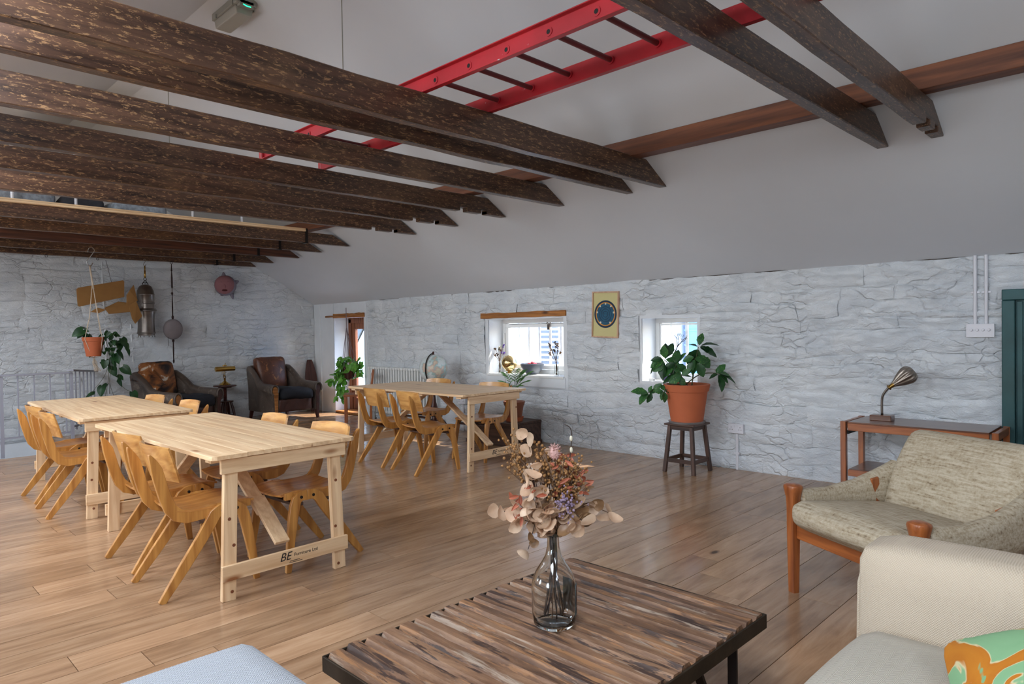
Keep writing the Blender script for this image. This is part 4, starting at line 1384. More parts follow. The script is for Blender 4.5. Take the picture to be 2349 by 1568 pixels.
# ------------------------------------------------------------------ teak easy chair
def teak_chair():
    t = thing('easy_chair', 'teak framed easy chair with oatmeal tweed upholstery beside the console', 'armchair', (-1.105, 3.33, 0), R(152.6))
    hw = .372
    for s in (-1, 1):
        # front post: square leg flaring into a rounded capital
        rs = []
        for z, h, q in ((0, .021, .98), (.30, .026, .98), (.44, .027, .9), (.49, .031, .75), (.525, .041, .6), (.545, .045, .6), (.556, .042, .6), (.562, .030, .6), (.564, .01, .6)):
            ring = []
            for k in range(16):
                a = 2 * PI * k / 16
                c, sn = math.cos(a), math.sin(a)
                m = (abs(c) ** (2 / (1 - q + .25)) + abs(sn) ** (2 / (1 - q + .25))) ** (-(1 - q + .25) / 2)
                ring.append((s * hw + h * c * min(m, 1.41), h * sn * min(m, 1.41) * .9, z))
            rs.append(ring)
        MB().rings(rs).build('front_post', MAT['teak_z'], t, smooth=40)
        MB().bar((s * (hw - .02), -.62, .0), (s * (hw - .02), -.50, .56), .042, .05, (0, 1, 0)).build('rear_leg', MAT['teak_z'], t, bevel=.006)
        MB().bar((s * (hw - .004), -.02, .315), (s * (hw - .02), -.56, .25), .03, .07).build('side_rail', MAT['teak_y'], t, bevel=.005)
        # slung upholstered arm
        rs = []
        for i in range(11):
            v = i / 10
            y = lerp(-.03, -.66, v)
            zt = interp([(0, .535), (.3, .525), (.6, .55), (.85, .60), (1, .64)], v)
            zb = interp([(0, .385), (.4, .35), (1, .38)], v)
            x = s * (hw - .01 + .02 * math.sin(PI * v))
            ring = []
            for k in range(14):
                a = 2 * PI * k / 14
                ring.append((x + .046 * math.copysign(abs(math.cos(a)) ** .75, math.cos(a)), y, (zt + zb) / 2 + (zt - zb) / 2 * math.copysign(abs(math.sin(a)) ** .75, math.sin(a))))
            rs.append(ring)
        MB().rings(rs).build('arm_pad', MAT['tweed'], t, smooth=50)
    MB().bar((-hw + .02, -.012, .325), (hw - .02, -.012, .325), .026, .085).build('front_rail', MAT['teak_x'], t, bevel=.006)
    MB().bar((-hw + .02, -.53, .26), (hw - .02, -.53, .26), .026, .07).build('back_rail', MAT['teak_x'], t, bevel=.006)
    f = lambda p: (p.x, p.y, p.z + .03 * (p.y / .3))
    MB().rbox((0, -.245, .400), (.66, .64, .14), .06, 10, (.0, .03, .02), fn=f).build('seat_cushion', MAT['tweed'], t, smooth=True)
    A = Matrix.Translation((0, -.50, .34)) @ Matrix.Rotation(R(25), 4, 'X')
    g = lambda p: (p.x * (1 - .04 * p.z), p.y - .04 * (p.z / .27) ** 2, p.z)
    MB().rbox((0, -.05, .27), (.70, .13, .56), .06, 12, (0, .025, .0), A, g).build('back_cushion', MAT['tweed'], t, smooth=True)
teak_chair()

# ------------------------------------------------------------------ teak console and shell lamp
def console():
    x0, x1, y0, y1, zt = -1.935, -.90, 5.64, 6.10, .617
    t = thing('console_table', 'teak console table with a lower shelf against the white wall', 'table', ((x0 + x1) / 2, (y0 + y1) / 2, 0))
    hx, hy = (x1 - x0) / 2, (y1 - y0) / 2
    MB().box((0, 0, zt - .006), (2 * hx - .11, 2 * hy, .012)).build('top', MAT['teak_top'], t, bevel=.003)
    for sy in (-1, 1):
        MB().box((0, sy * (hy - .011), zt - .04), (2 * hx - .11, .022, .058)).build('top_rail', MAT['teak_x'], t, bevel=.003)
        MB().box((0, sy * (hy - .011), .215), (2 * hx - .11, .022, .05)).build('shelf_rail', MAT['teak_x'], t, bevel=.003)
    MB().box((0, 0, .236), (2 * hx - .11, 2 * hy - .05, .014)).build('shelf', MAT['teak_top'], t, bevel=.003)
    for sx in (-1, 1):
        for sy in (-1, 1):
            MB().box((sx * (hx - .02), sy * (hy - .022), zt / 2), (.04, .044, zt)).build('leg', MAT['teak_z'], t, bevel=.003)
        MB().box((sx * (hx - .02), 0, zt - .03), (.032, 2 * hy - .09, .055)).build('side_rail', MAT['teak_y'], t, bevel=.003)
        MB().box((sx * (hx - .048), 0, zt - .085), (.012, 2 * hy - .05, .03)).build('black_runner', MAT['bolt'], t)
console()
def shell_lamp():
    t = thing('shell_lamp', 'desk lamp with a ribbed metal shell shade on a wooden block', 'lamp', (-1.70, 5.88, .617))
    MB().box((0, 0, .022), (.155, .10, .044)).build('base', MAT['teak_top'], t, bevel=.004)
    sp = smooth_path([(0, 0, .044), (0, 0, .16), (.012, 0, .21), (.05, 0, .265)], 5)
    MB().tube(sp, .009, 10).build('stem', MAT['steel'], t, smooth=True)
    ax = Vector((.62, .30, .52)).normalized()
    M_ = Matrix.Translation((.045, 0, .258)) @ ax.to_track_quat('Z', 'X').to_matrix().to_4x4()
    MB().lathe([(.014, 0), (.022, .004), (.022, .012), (.016, .016), (.017, .04), (.02, .05)], 16, M_).build('socket', MAT['brass_dark'], t, smooth=40)
    prof = [(.018, .045), (.030, .07), (.046, .10), (.060, .135), (.069, .165), (.068, .19), (.056, .212), (.036, .224)]
    MB().lathe(prof, 96, M_, .055, 12, cap=False).build('shade', MAT['pewter'], t, smooth=60)
shell_lamp()
# ------------------------------------------------------------------ railing round the stair
def railing():
    t = thing('stair_railing', 'grey painted stair railing with flat handrail on the far left', 'railing', (-9.63, 2.09, 0))
    top, low = .945, .22
    MB().box((0, -1.8, top), (.055, 3.6, .02)).build('handrail', MAT['railing'], t, bevel=.003)
    MB().box((0, -1.8, low), (.03, 3.6, .02)).build('bottom_rail', MAT['railing'], t)
    bar = MB().box((0, 0, (top + low) / 2), (.028, .012, top - low)).mesh('baluster', MAT['railing'])
    for k in range(22):
        link('baluster', bar, t, loc=(0, -.06 - .158 * k, 0))
    for y in (0, -.693, -1.9, -3.1):
        MB().box((0, y, top / 2), (.034, .034, top)).build('post', MAT['railing'], t)
    a, b = Vector((0, 0, 0)), Vector((-1.40, .60, 0))
    MB().bar(a + Vector((.05, -.02, top + .03)), b + Vector((0, 0, .885)), .07, .02).build('handrail', MAT['railing'], t)
    MB().bar(a + Vector((0, 0, low + .06)), b + Vector((0, 0, low)), .03, .02).build('bottom_rail', MAT['railing'], t)
    for k in range(1, 7):
        p = a.lerp(b, k / 6.4)
        MB().bar(p + Vector((0, 0, 0 if k == 6 else low)), p + Vector((0, 0, lerp(top + .02, .88, k / 6.4))), .012, .03, (1, 0, 0)).build('baluster', MAT['railing'], t)
railing()

# ------------------------------------------------------------------ club armchairs (front = local +y)
def club_chair(label, loc, rz, back_mat, hide=False):
    t = thing('club_armchair', label, 'armchair', loc, rz, 'old leather club armchairs')
    def arm(s):
        rs = []
        for i in range(13):
            v = i / 12
            y = lerp(-.42, .40, v)
            zt = interp([(0, .86), (.10, .85), (.26, .76), (.42, .64), (.6, .60), (1, .585)], v)
            xo = interp([(0, .40), (.3, .42), (.6, .45), (1, .46)], v)
            rr = interp([(0, .05), (.25, .055), (.5, .075), (1, .088)], v)
            ring = []
            pts = [(-.055, .14), (-.06, zt - 2.0 * rr)]
            for k in range(9):
                a = PI + PI * .12 - (PI * 1.35) * k / 8
                pts.append((rr * math.cos(a) + .02, zt - rr + rr * math.sin(a)))
            pts += [(.045, zt - 2.1 * rr), (.04, .14)]
            for px_, pz_ in pts:
                ring.append((s * (xo - .02 + px_), y, pz_))
            rs.append(ring if s > 0 else ring[::-1])
        am = MB().rings(rs).build('arm', MAT['leather_grey'], t, smooth=50)
        # timber facing with leather scroll
        c = (s * .455, .40, .497)
        f = MB().prism([(-.045, .12), (-.05, .34), (-.06, .46), (-.045, .53), (0, .555), (.045, .54), (.06, .49), (.045, .44), (.02, .38), (.012, .12)], .398, .412, 'y', Matrix.Translation((s * .452, 0, 0)) @ Matrix.Diagonal((s, 1, 1, 1)))
        f.build('arm_facing', MAT['lintel'] if s > 0 else MAT['leather_apron'], t, smooth=30, bevel=.004)
        rim = []
        for k in range(15):
            a = R(210) - R(280) * k / 14
            rim.append((s * .462 + s * .072 * math.cos(a), .41, .497 + .078 * math.sin(a)))
        MB().tube(rim, .014, 8).build('scroll_roll', MAT['leather_grey'], am, smooth=True)
    arm(-1); arm(1)
    MB().rbox((0, -.02, .24), (.80, .78, .20), .04, 6).build('base', MAT['leather_apron'], t, smooth=True)
    A = Matrix.Translation((0, -.36, .30)) @ Matrix.Rotation(R(10), 4, 'X')
    MB().rbox((0, -.02, .27), (.80, .15, .60), .06, 8, (0, .01, .01), A).build('back_frame', MAT['leather_grey'], t, smooth=True)
    rag = (lambda p: (p.x, p.y, p.z + .03 * fbm(p.x * 5, 2)))
    MB().rbox((0, .085, .39), (.62, .17, .58), .07, 12, (0, .045, .01), A, rag).build('back_cushion', MAT[back_mat], t, smooth=True)
    if hide:   # cowhide thrown over the wing
        sheet([[(lerp(.16, .44, i / 5), lerp(-.46, -.05, j / 5), .90 - .16 * (i / 5) ** 2 - .22 * max(0, (j - 2) / 3) + .012 * math.sin(3 * i + j)) for j in range(6)] for i in range(6)], .006).build('hide_throw', MAT['cowhide'], t, smooth=True)
    sag = lambda p: (p.x, p.y, p.z + .02 * fbm(p.x * 4, p.y * 4) + (.05 * p.x if not hide else 0))
    MB().rbox((0, .10, .415), (.70, .68, .19), .075, 12, (0, .03, .02), None, sag).build('seat_cushion', MAT['black_velvet'], t, smooth=True)
    fold = lambda p: (p.x, p.y + .012 * math.sin(p.x * 22 + p.z * 12), p.z)
    MB().rbox((.03, .385, .25), (.70, .05, .20), .024, 14, fn=fold).build('apron', MAT['leather_apron'], t, smooth=True)
    for sx in (-1, 1):
        MB().bar((sx * .43, .37, .15), (sx * .44, .40, 0), .06, .06, (0, 1, 0), .04, .04).build('leg', MAT['maho_z'], t, bevel=.004)
        MB().bar((sx * .38, -.38, .15), (sx * .39, -.42, 0), .055, .055, (0, 1, 0), .04, .04).build('leg', MAT['maho_z'], t, bevel=.004)
    for ch in [o for o in bpy.data.objects if o.parent == t or (o.parent and o.parent.parent == t)]:
        for vv in ch.data.vertices: vv.co.x *= .86
    return t
club_chair('worn grey leather armchair with a patchy cowhide draped over its back', (-10.36, 3.56, 0), R(-64), 'cowhide', True)
club_chair('worn brown leather armchair with a black seat cushion, right of the screw stool', (-10.42, 5.21, 0), R(-84), 'leather_brown')

def screw_stool():
    t = thing('screw_stool', 'dark mahogany screw stool carrying the brass lamp between the armchairs', 'stool', (-10.80, 4.43, 0))
    MB().lathe([(.0, .555), (.165, .555), (.175, .562), (.175, .572), (.165, .578), (.0, .58)], 32).build('seat', MAT['maho_x'], t, smooth=40)
    MB().lathe([(.10, .535), (.10, .556)], 24).build('seat_plate', MAT['maho_x'], t, smooth=40)
    prof = []
    for k in range(22):
        prof.append((.030 if k % 2 else .022, .33 + .2 * k / 21))
    MB().lathe(prof, 16).build('screw', MAT['maho_z'], t)
    MB().lathe([(.0, .31), (.12, .31), (.125, .318), (.12, .328), (0, .33)], 24).build('collar', MAT['maho_x'], t, smooth=40)
    MB().lathe([(.03, .02), (.034, .1), (.024, .12), (.034, .16), (.028, .31)], 16).build('column', MAT['maho_z'], t, smooth=50)
    for k in range(4):
        a = PI / 4 + k * PI / 2
        c, s = math.cos(a), math.sin(a)
        MB().tube([(c * .09, s * .09, .315), (c * .12, s * .12, .2), (c * .165, s * .165, 0)], [.018, .022, .013], 10).build('leg', MAT['maho_z'], t, smooth=50)
        MB().tube([(c * .02, s * .02, .10), (c * .14, s * .14, .10)], .009, 8).build('stretcher', MAT['maho_z'], t, smooth=True)
screw_stool()
def brass_lamp():
    t = thing('brass_lamp', 'polished brass desk lamp with a cylinder shade on the screw stool', 'lamp', (-10.80, 4.43, .58))
    MB().lathe([(.0, 0), (.085, 0), (.088, .008), (.075, .018), (.07, .024), (.04, .04), (.018, .062), (.013, .07), (.02, .08), (.012, .09), (.02, .1), (.009, .11)], 28).build('base', MAT['brass'], t, smooth=40)
    for dx in (-.012, .016):
        MB().tube([(0, dx, .11), (0, dx - .015, .19), (0, dx - .012, .235)], .005, 8).build('stem', MAT['brass'], t, smooth=True)
    MB().sphere((0, 0, .145), .014, 10, 8).build('knuckle', MAT['brass'], t, smooth=True)
    M_ = Matrix.Translation((.02, -.15, .255)) @ Matrix.Rotation(-PI / 2, 4, 'X')
    MB().lathe([(.0, 0), (.036, 0), (.038, .01), (.038, .29), (.036, .30), (.0, .30)], 24, M_).build('shade', MAT['brass'], t, smooth=40)
    MB().tube([(.02, 0, .285), (.02, 0, .31), (.02, .006, .345)], .006, 8).build('finial', MAT['brass'], t, smooth=True)
    MB().tube([(.02, -.035, .308), (.02, .03, .308)], .008, 8).build('thumb_screw', MAT['brass'], t, smooth=True)
brass_lamp()

def wooden_board():
    pts = []
    for k in range(33):
        v = k / 32
        w = .112 * (math.sin(PI * min(1, .06 + v * .9)) ** .5)
        pts.append((w, v * .92))
    poly = pts + [(-a, b) for a, b in pts[::-1]]
    t = thing('painted_board', 'long rounded board with flaking red paint leaning in the corner', 'board', (-10.86, 6.01, .004))
    t.rotation_euler = (0, R(-11), R(-6))
    MB().prism(poly, -.009, .009, 'x').build('board', MAT['skate'], t, bevel=.004, smooth=30)
    MB().box((.011, .02, .14), (.004, .02, .06)).build('fin_slot', MAT['moon_ink'], t)
    MB().box((.010, 0, .44), (.003, .012, .62)).build('stringer', MAT['maho_z'], t)
wooden_board()

# ------------------------------------------------------------------ hanging things
def eye(t, z):
    p = [(0, .016 * math.cos(a), z - .016 + .016 * math.sin(a)) for a in [k * 2 * PI / 14 for k in range(15)]]
    MB().tube(p, .003, 6).build('screw_eye', MAT['steel_dark'], t, smooth=True)
def s_hook(t, z0, z1, r=.028):
    m = (z0 + z1) / 2
    p = [(0, r * math.cos(a) * .8, z0 - r + r * math.sin(a)) for a in [R(200) - k * R(200) / 8 for k in range(9)]]
    p += [(0, r * math.cos(a) * .8, z1 + r + r * math.sin(a)) for a in [R(180) + k * R(200) / 8 for k in range(9)]]
    MB().tube(smooth_path(p, 2), .0045, 6).build('s_hook', MAT['chrome'], t, smooth=True)

def card_plane():
    t = thing('cardboard_plane', 'cardboard model aeroplane hanging from the last beam', 'model plane', (-10.80, 2.70, 0))
    eye(t, 2.478)
    MB().tube([(0, .10, 2.45), (.155, .13, 2.10)], .003, 6).build('string', MAT['cord_dark'], t)
    def card(p, name='wing'):
        vs = [Vector(q) + Vector((.17, 0, 0)) for q in p]
        n = (vs[1] - vs[0]).cross(vs[2] - vs[0]).normalized() * .004
        k = len(vs)
        MB().add([v + n for v in vs] + [v - n for v in vs], [tuple(range(k)), tuple(range(2 * k - 1, k - 1, -1))] + [(i, k + i, k + (i + 1) % k, (i + 1) % k) for i in range(k)]).build(name, MAT['cardboard'], t)
    card([(.02, -.30, 1.80), (.02, -.28, 1.785), (-.02, .28, 1.93), (-.02, .285, 2.15), (-.02, .27, 2.165), (.02, -.29, 2.04), (.02, -.31, 2.02)])
    card([(.0, -.15, 1.715), (.02, -.05, 1.70), (.05, .03, 1.745), (.0, -.06, 1.775)], 'lower_wing')
    # fuselage box
    F = [(.06, .06, 1.69), (.06, .01, 1.765), (.0, .20, 1.86), (.0, .42, 1.83), (.02, .42, 1.73)]
    card(F, 'fuselage_side')
    card([(p[0] - .12, p[1] + .03, p[2] + .01) for p in F], 'fuselage_side')
    card([(.06, .06, 1.69), (-.06, .09, 1.70), (-.10, .45, 1.74), (.02, .42, 1.73)], 'fuselage_floor')
    card([(.03, .30, 1.95), (.03, .34, 2.02), (.0, .40, 2.10), (.01, .44, 1.88), (.02, .30, 1.80)], 'tail_fin')
    card([(.03, .32, 1.81), (.02, .42, 1.88), (.0, .50, 1.66), (.03, .40, 1.55), (.03, .36, 1.62)], 'tail_plane')
card_plane()
def steel_lantern():
    t = thing('steel_lantern', 'tall dull steel bell shaped canister hanging on a spring hook', 'lantern', (-10.82, 3.31, 0))
    s_hook(t, 2.50, 2.40, .02)
    MB().tube([(0, 0, 2.40), (0, 0, 2.32)], .010, 8).build('spring', MAT['brass_dark'], t, smooth=True)
    MB().tube([(0, 0, 2.33), (0, 0, 2.22)], .012, 10).build('spring_cover', MAT['brass'], t, smooth=True)
    for z in (2.205, 2.165):
        MB().tube([(0, .02 * math.cos(a), z + .02 * math.sin(a)) for a in [k * 2 * PI / 12 for k in range(13)]], .004, 6).build('shackle', MAT['steel_dark'], t, smooth=True)
    MB().tube([(0, .04 * math.cos(a), 2.125 + .04 * math.sin(a)) for a in [PI * k / 8 for k in range(9)]], .006, 6).build('handle', MAT['steel_dark'], t, smooth=True)
    prof = [(.01, 2.13), (.05, 2.122), (.085, 2.095), (.108, 2.04), (.115, 1.99), (.118, 1.985), (.118, 1.975), (.115, 1.97), (.114, 1.87), (.120, 1.865), (.120, 1.85), (.108, 1.845), (.108, 1.775), (.125, 1.765), (.145, 1.752), (.145, 1.742),
            (.125, 1.735), (.114, 1.68), (.110, 1.60), (.112, 1.50), (.118, 1.43), (.125, 1.425), (.125, 1.41), (.112, 1.405), (.112, 1.38), (.105, 1.378)]
    MB().lathe(prof, 32).build('canister', MAT['steel'], t, smooth=35)
    for k in range(6):
        a = k * PI / 3
        MB().tube([(.11 * math.cos(a), .11 * math.sin(a), 1.38), (.11 * math.cos(a), .11 * math.sin(a), 1.355)], .005, 6).build('pin', MAT['steel_dark'], t)
steel_lantern()
def grey_float():
    t = thing('grey_float', 'grey round float threaded on a dark knotted rod under the beam', 'float', (-10.82, 3.68, 0))
    eye(t, 2.482)
    pts = [(0, 0, 2.455, .004), (0, 0, 2.36, .010), (0, 0, 2.35, .013), (0, .0, 2.34, .006), (0, 0, 2.24, .012), (0, 0, 2.10, .012), (0, 0, 2.08, .005), (0, 0, 2.03, .005), (0, 0, 2.015, .017), (0, 0, 2.0, .013), (0, 0, 1.97, .006), (0, 0, 1.80, .010), (0, 0, 1.68, .008), (0, 0, 1.655, .018), (0, 0, 1.63, .014), (0, 0, 1.6, .006)]
    MB().tube([p[:3] for p in pts], [p[3] for p in pts], 10).build('rod', MAT['cord_dark'], t, smooth=True)
    pts = [(1.33, .006), (1.31, .016), (1.29, .018), (1.27, .008), (1.15, .011), (1.02, .008), (.99, .014), (.955, .006)]
    MB().tube([(0, 0, z) for z, r in pts], [r for z, r in pts], 10).build('rod', MAT['cord_dark'], t, smooth=True)
    MB().sphere((0, 0, 1.468), .14, 24, 16, (.55, 1, 1.1)).build('float_body', MAT['grey_disc'], t, smooth=True)
    MB().tube([(.02, -.08, 1.35), (.02, -.078, 1.22)], .003, 6).build('tail_string', MAT['steel_dark'], t)
grey_float()
def spare_hook():
    t = thing('spare_hook', 'empty screw hook under the last beam left of the plant hanger', 'hook', (-10.82, 2.10, 0))
    eye(t, 2.482)
spare_hook()

def wall_mask():
    t = thing('clay_mask', 'round pink clay face with grey horns hung on the stone gable', 'mask', (XG + .09, 4.56, 2.17))
    t.rotation_euler = (0, R(6), R(-22))
    MB().sphere((.02, 0, 0), .165, 20, 14, (.62, 1, 1)).build('head', MAT['face_grey'], t, smooth=True)
    MB().sphere((.06, -.012, .012), .150, 20, 14, (.62, 1, 1)).build('face', MAT['face_pink'], t, smooth=True)
    MB().sphere((.152, -.012, -.01), .022, 10, 8, (.8, .8, 1.6)).build('nose', MAT['face_pink'], t, smooth=True)
    MB().sphere((.135, -.012, -.072), .042, 14, 8, (.35, 1, .42)).build('mouth', MAT['mouth'], t, smooth=True)
    for s in (-1, 1):
        MB().tube([(.142, -.012 + s * .035, .055), (.146, -.012 + s * .06, .066), (.13, -.012 + s * .085, .058)], [.003, .007, .003], 6).build('eyelid', MAT['face_pink'], t, smooth=True)
    for p, q in (((.03, -.02, .15), (.05, -.025, .21)), ((.0, .15, .05), (.02, .20, .075)), ((.0, .09, -.13), (.04, .11, -.215)), ((.02, -.05, -.15), (.02, -.05, -.17))):
        MB().tube([p, Vector(p).lerp(Vector(q), .6), q], [.038, .024, .010], 10).build('horn', MAT['face_grey'], t, smooth=True)
wall_mask()

# ------------------------------------------------------------------ along the window wall
def lintels():
    rng = random.Random(3)
    for name, x0, x1, z0, z1, lab in (('window_lintel', -6.67, -5.19, 1.535, 1.605, 'rough orange timber lintel above the wide window'), ('door_lintel', -10.42, -9.46, 1.63, 1.70, 'short rough timber lintel above the garden door')):
        rs = []
        for i in range(14):
            x = lerp(x0, x1, i / 13)
            j = lambda a: rng.uniform(-a, a)
            rs.append([(x, YW - .022 + j(.004), z0 + j(.004)), (x, YW + .09, z0 + j(.003)), (x, YW + .09, z1), (x, YW - .022 + j(.004), z1 + j(.006))])
        tag(MB().rings(rs).build(name, MAT['lintel'], bevel=.003), lab, 'lintel')
lintels()

def radiator():
    t = thing('column_radiator', 'white column radiator on the wall behind the middle table', 'radiator', (-9.16, YW - .10, 0))
    mb = MB()
    for dy in (-.035, .035):
        mb.tube([(0, dy, .16), (0, dy, .80)], .0145, 8)
    mb.rbox((0, 0, .815), (.036, .11, .045), .017, 4); mb.rbox((0, 0, .145), (.036, .11, .045), .018, 4)
    me = mb.mesh('section', MAT['radiator'], 50)
    for k in range(25):
        link('section', me, t, loc=(.066 * k, 0, 0))
    MB().tube([(0, 0, .815), (1.6, 0, .815)], .014, 8).build('header', MAT['radiator'], t)
    MB().tube([(0, 0, .145), (1.6, 0, .145)], .014, 8).build('header', MAT['radiator'], t)
    for k in (0, 32):
        MB().bar((.05 * k, 0, .13), (.05 * k, 0, 0), .03, .08, (0, 1, 0)).build('foot', MAT['radiator'], t)
    MB().tube([(1.63, 0, .145), (1.72, 0, .145), (1.72, 0, 0)], .011, 8).build('pipe', MAT['whiteplastic'], t, smooth=40)
    MB().tube([(1.66, 0, .145), (1.70, 0, .145)], .02, 10).build('valve', MAT['chrome'], t, smooth=40)
radiator()
def side_chair():
    t = thing('side_chair', 'brown wooden side chair half hidden between the door and radiator', 'chair', (-8.94, 5.68, 0), R(146))
    for sx in (-.18, .18):
        MB().bar((sx, -.19, 0), (sx, -.19, .44), .036, .036, (0, 1, 0)).build('leg', MAT['teak_z'], t, bevel=.004)
        MB().bar((sx, .18, 0), (sx, .18, .42), .036, .036, (0, 1, 0)).build('leg', MAT['teak_z'], t, bevel=.004)
        MB().bar((sx, -.19, .44), (sx, -.235, .80), .036, .034, (0, 1, 0)).build('back_post', MAT['teak_z'], t, bevel=.006)
    MB().box((0, 0, .435), (.42, .42, .03)).build('seat', MAT['teak_y'], t, bevel=.006)
    for z in (.56, .72):
        MB().box((0, -.215, z), (.34, .018, .07)).build('back_slat', MAT['teak_x'], t, bevel=.005)
    for sy in (-.19, .18): MB().box((0, sy, .2), (.34, .02, .03)).build('stretcher', MAT['teak_x'], t)
side_chair()
def globe():
    t = thing('floor_globe', 'old floor globe on a turned stand beside the radiator', 'globe', (-7.10, 5.68, 0))
    o = MB().sphere((0, 0, 0), .190, 32, 20).build('globe_ball', MAT['globe'], t, smooth=True)
    o.location = (0, 0, .88); o.rotation_euler = (R(18), R(10), 0)
    arc = [(.204 * math.cos(a) * .35, -.204 * math.cos(a) * .94, .88 + .204 * math.sin(a)) for a in [R(-90) + k * R(180) / 16 for k in range(17)]]
    MB().tube(arc, .008, 8).build('meridian', MAT['steel_dark'], t, smooth=True)
    MB().lathe([(.012, 1.06), (.018, 1.075), (.01, 1.085), (.016, 1.095), (.004, 1.11)], 12).build('finial', MAT['maho_z'], t, smooth=40)
    MB().lathe([(.02, .69), (.022, .62), (.03, .575), (.018, .555), (.022, .50), (.03, .44), (.045, .37), (.05, .33), (.035, .29), (.024, .27), (.034, .25), (.03, .16)], 20).build('stand', MAT['maho_z'], t, smooth=50)
    for k in range(3):
        a = R(30 + 120 * k)
        c, s = math.cos(a), math.sin(a)
        MB().tube(smooth_path([(c * .02, s * .02, .2), (c * .12, s * .12, .19), (c * .2, s * .2, .08), (c * .25, s * .25, .015)], 4), .018, 8).build('foot', MAT['maho_z'], t, smooth=True)
globe()
def trunk():
    t = thing('wooden_trunk', 'low dark wooden trunk under the wide window carrying the palm', 'trunk', (-5.97, 5.86, 0))
    MB().box((0, 0, .125), (.80, .50, .25)).build('body', MAT['dark_x'], t, bevel=.006)
    MB().box((0, 0, .265), (.815, .515, .035)).build('lid', MAT['dark_x'], t, bevel=.008)
    MB().box((0, 0, .02), (.82, .52, .04)).build('plinth', MAT['dark_x'], t, bevel=.004)
    MB().tube([(.402, -.06, .16), (.43, -.05, .13), (.43, .05, .13), (.402, .06, .16)], .007, 8).build('rope_handle', MAT['stem_dark'], t, smooth=True)
trunk()
def socket(name, label, x, z, n=2, conduit=True):
    t = thing(name, label, 'socket', (x, YW - .012, z))
    MB().box((0, -.016, 0), (.15, .034, .09)).build('back_box', MAT['whiteplastic'], t, bevel=.004)
    pl = MB().box((0, -.036, 0), (.152, .008, .092)).build('plate', MAT['whiteplastic'], t, bevel=.003)
    for sx in (-.045, .045):
        for dx, dz in ((0, .012), (-.011, -.010), (.011, -.010)):
            MB().box((sx + dx, -.0405, dz), (.005, .002, .008)).build('pin_slot', MAT['bolt'], pl)
        MB().box((sx * .28, -.041, .022), (.012, .004, .018)).build('rocker', MAT['whiteplastic'], pl, bevel=.001)
    if conduit:
        MB().box((.0, -.006, -(z + .045) / 2 - .0), (.026, .022, z - .045)).build('conduit', MAT['whiteplastic'], t, bevel=.003)
        MB().box((.0, -.010, -.24), (.05, .026, .02)).build('saddle_clip', MAT['whiteplastic'], t)
socket('double_socket', 'white double socket with conduit right of the plant stool', -3.055, .40)
socket('double_socket', 'white double socket low on the wall right of the globe', -7.05, .42, 2, True)
def dimmer():
    t = thing('dimmer_plate', 'white dimmer plate with four knobs and twin conduits by the green door', 'switch', (-1.09, YW - .012, 1.32))
    MB().box((0, -.016, 0), (.178, .034, .10)).build('back_box', MAT['whiteplastic'], t, bevel=.004)
    pl = MB().box((0, -.036, 0), (.18, .008, .102)).build('plate', MAT['whiteplastic'], t, bevel=.003)
    for k in range(4):
        MB().lathe([(.010, 0), (.010, .010), (.008, .013), (0.0005, .013)], 14, Matrix.Translation((-.055 + .037 * k, -.040, .005)) @ Matrix.Rotation(PI / 2, 4, 'X')).build('knob', MAT['whiteplastic'], pl, smooth=40)
    for x in (-.035, .035):
        MB().tube([(x, -.012, .05), (x, -.012, .57)], .0125, 10).build('conduit', MAT['whiteplastic'], t, smooth=40)
        MB().box((x, -.008, .29), (.06, .012, .016)).build('saddle_clip', MAT['whiteplastic'], t, bevel=.003)
dimmer()
def conduits():
    for i, (p, q) in enumerate((((XG + .012, 2.82, 2.45), (XG + .012, 2.88, .0)), ((XG + .012, 3.18, 1.55), (XG + .012, 3.24, .0)), ((-10.86, YW - .012, 1.86), (-10.84, YW - .012, 0)), ((-9.42, YW - .012, 1.87), (-9.38, YW - .012, .0)))):
        struct(MB().tube([p, q], .011, 8).build('trim_%d' % (i + 1), MAT['plaster'], smooth=40))
conduits()
def picture():
    t = thing('framed_print', 'framed cream print with a teal celestial disc between the windows', 'picture', (-4.595, YW - .035, 1.535))
    t.rotation_euler = (0, R(2.0), 0)
    w, h = .365, .515
    mb = MB()
    for r in rect_sub([(-w / 2, w / 2, -h / 2, h / 2)], (-w / 2 + .014, w / 2 - .014, -h / 2 + .014, h / 2 - .014)):
        mb.box(((r[0] + r[1]) / 2, 0, (r[2] + r[3]) / 2), (r[1] - r[0], .026, r[3] - r[2]))
    mb.build('frame', MAT['frame_wood'], t)
    pp = MB().box((0, .004, 0), (w - .02, .008, h - .02)).build('paper', MAT['paper'], t)
    def disc(r0, r1, y, mat, name, c=(0, .005)):
        vs, fs = [], []
        for k in range(48):
            a = 2 * PI * k / 48
            vs += [(c[0] + r0 * math.cos(a), y, c[1] + r0 * math.sin(a)), (c[0] + r1 * math.cos(a), y, c[1] + r1 * math.sin(a))]
            fs.append((2 * k, 2 * k + 1, (2 * k + 3) % 96, (2 * k + 2) % 96))
        MB().add(vs, fs).build(name, mat, pp)
    disc(.133, .155, -.0005, MAT['navy'], 'outer_ring'); disc(.122, .133, -.0005, MAT['orange_ink'], 'orange_ring'); disc(.001, .122, -.0005, MAT['teal'], 'teal_disc')
    for r in (.03, .055, .08): disc(r, r + .006, -.001, MAT['navy'], 'orbit_ring')
    for a in (90, 50, 130, 10, 170, 235, 305):
        disc(.001, .011, -.0012, MAT['moon_ink'], 'moon', (.115 * math.cos(R(a)), .005 + .115 * math.sin(R(a))))
picture()

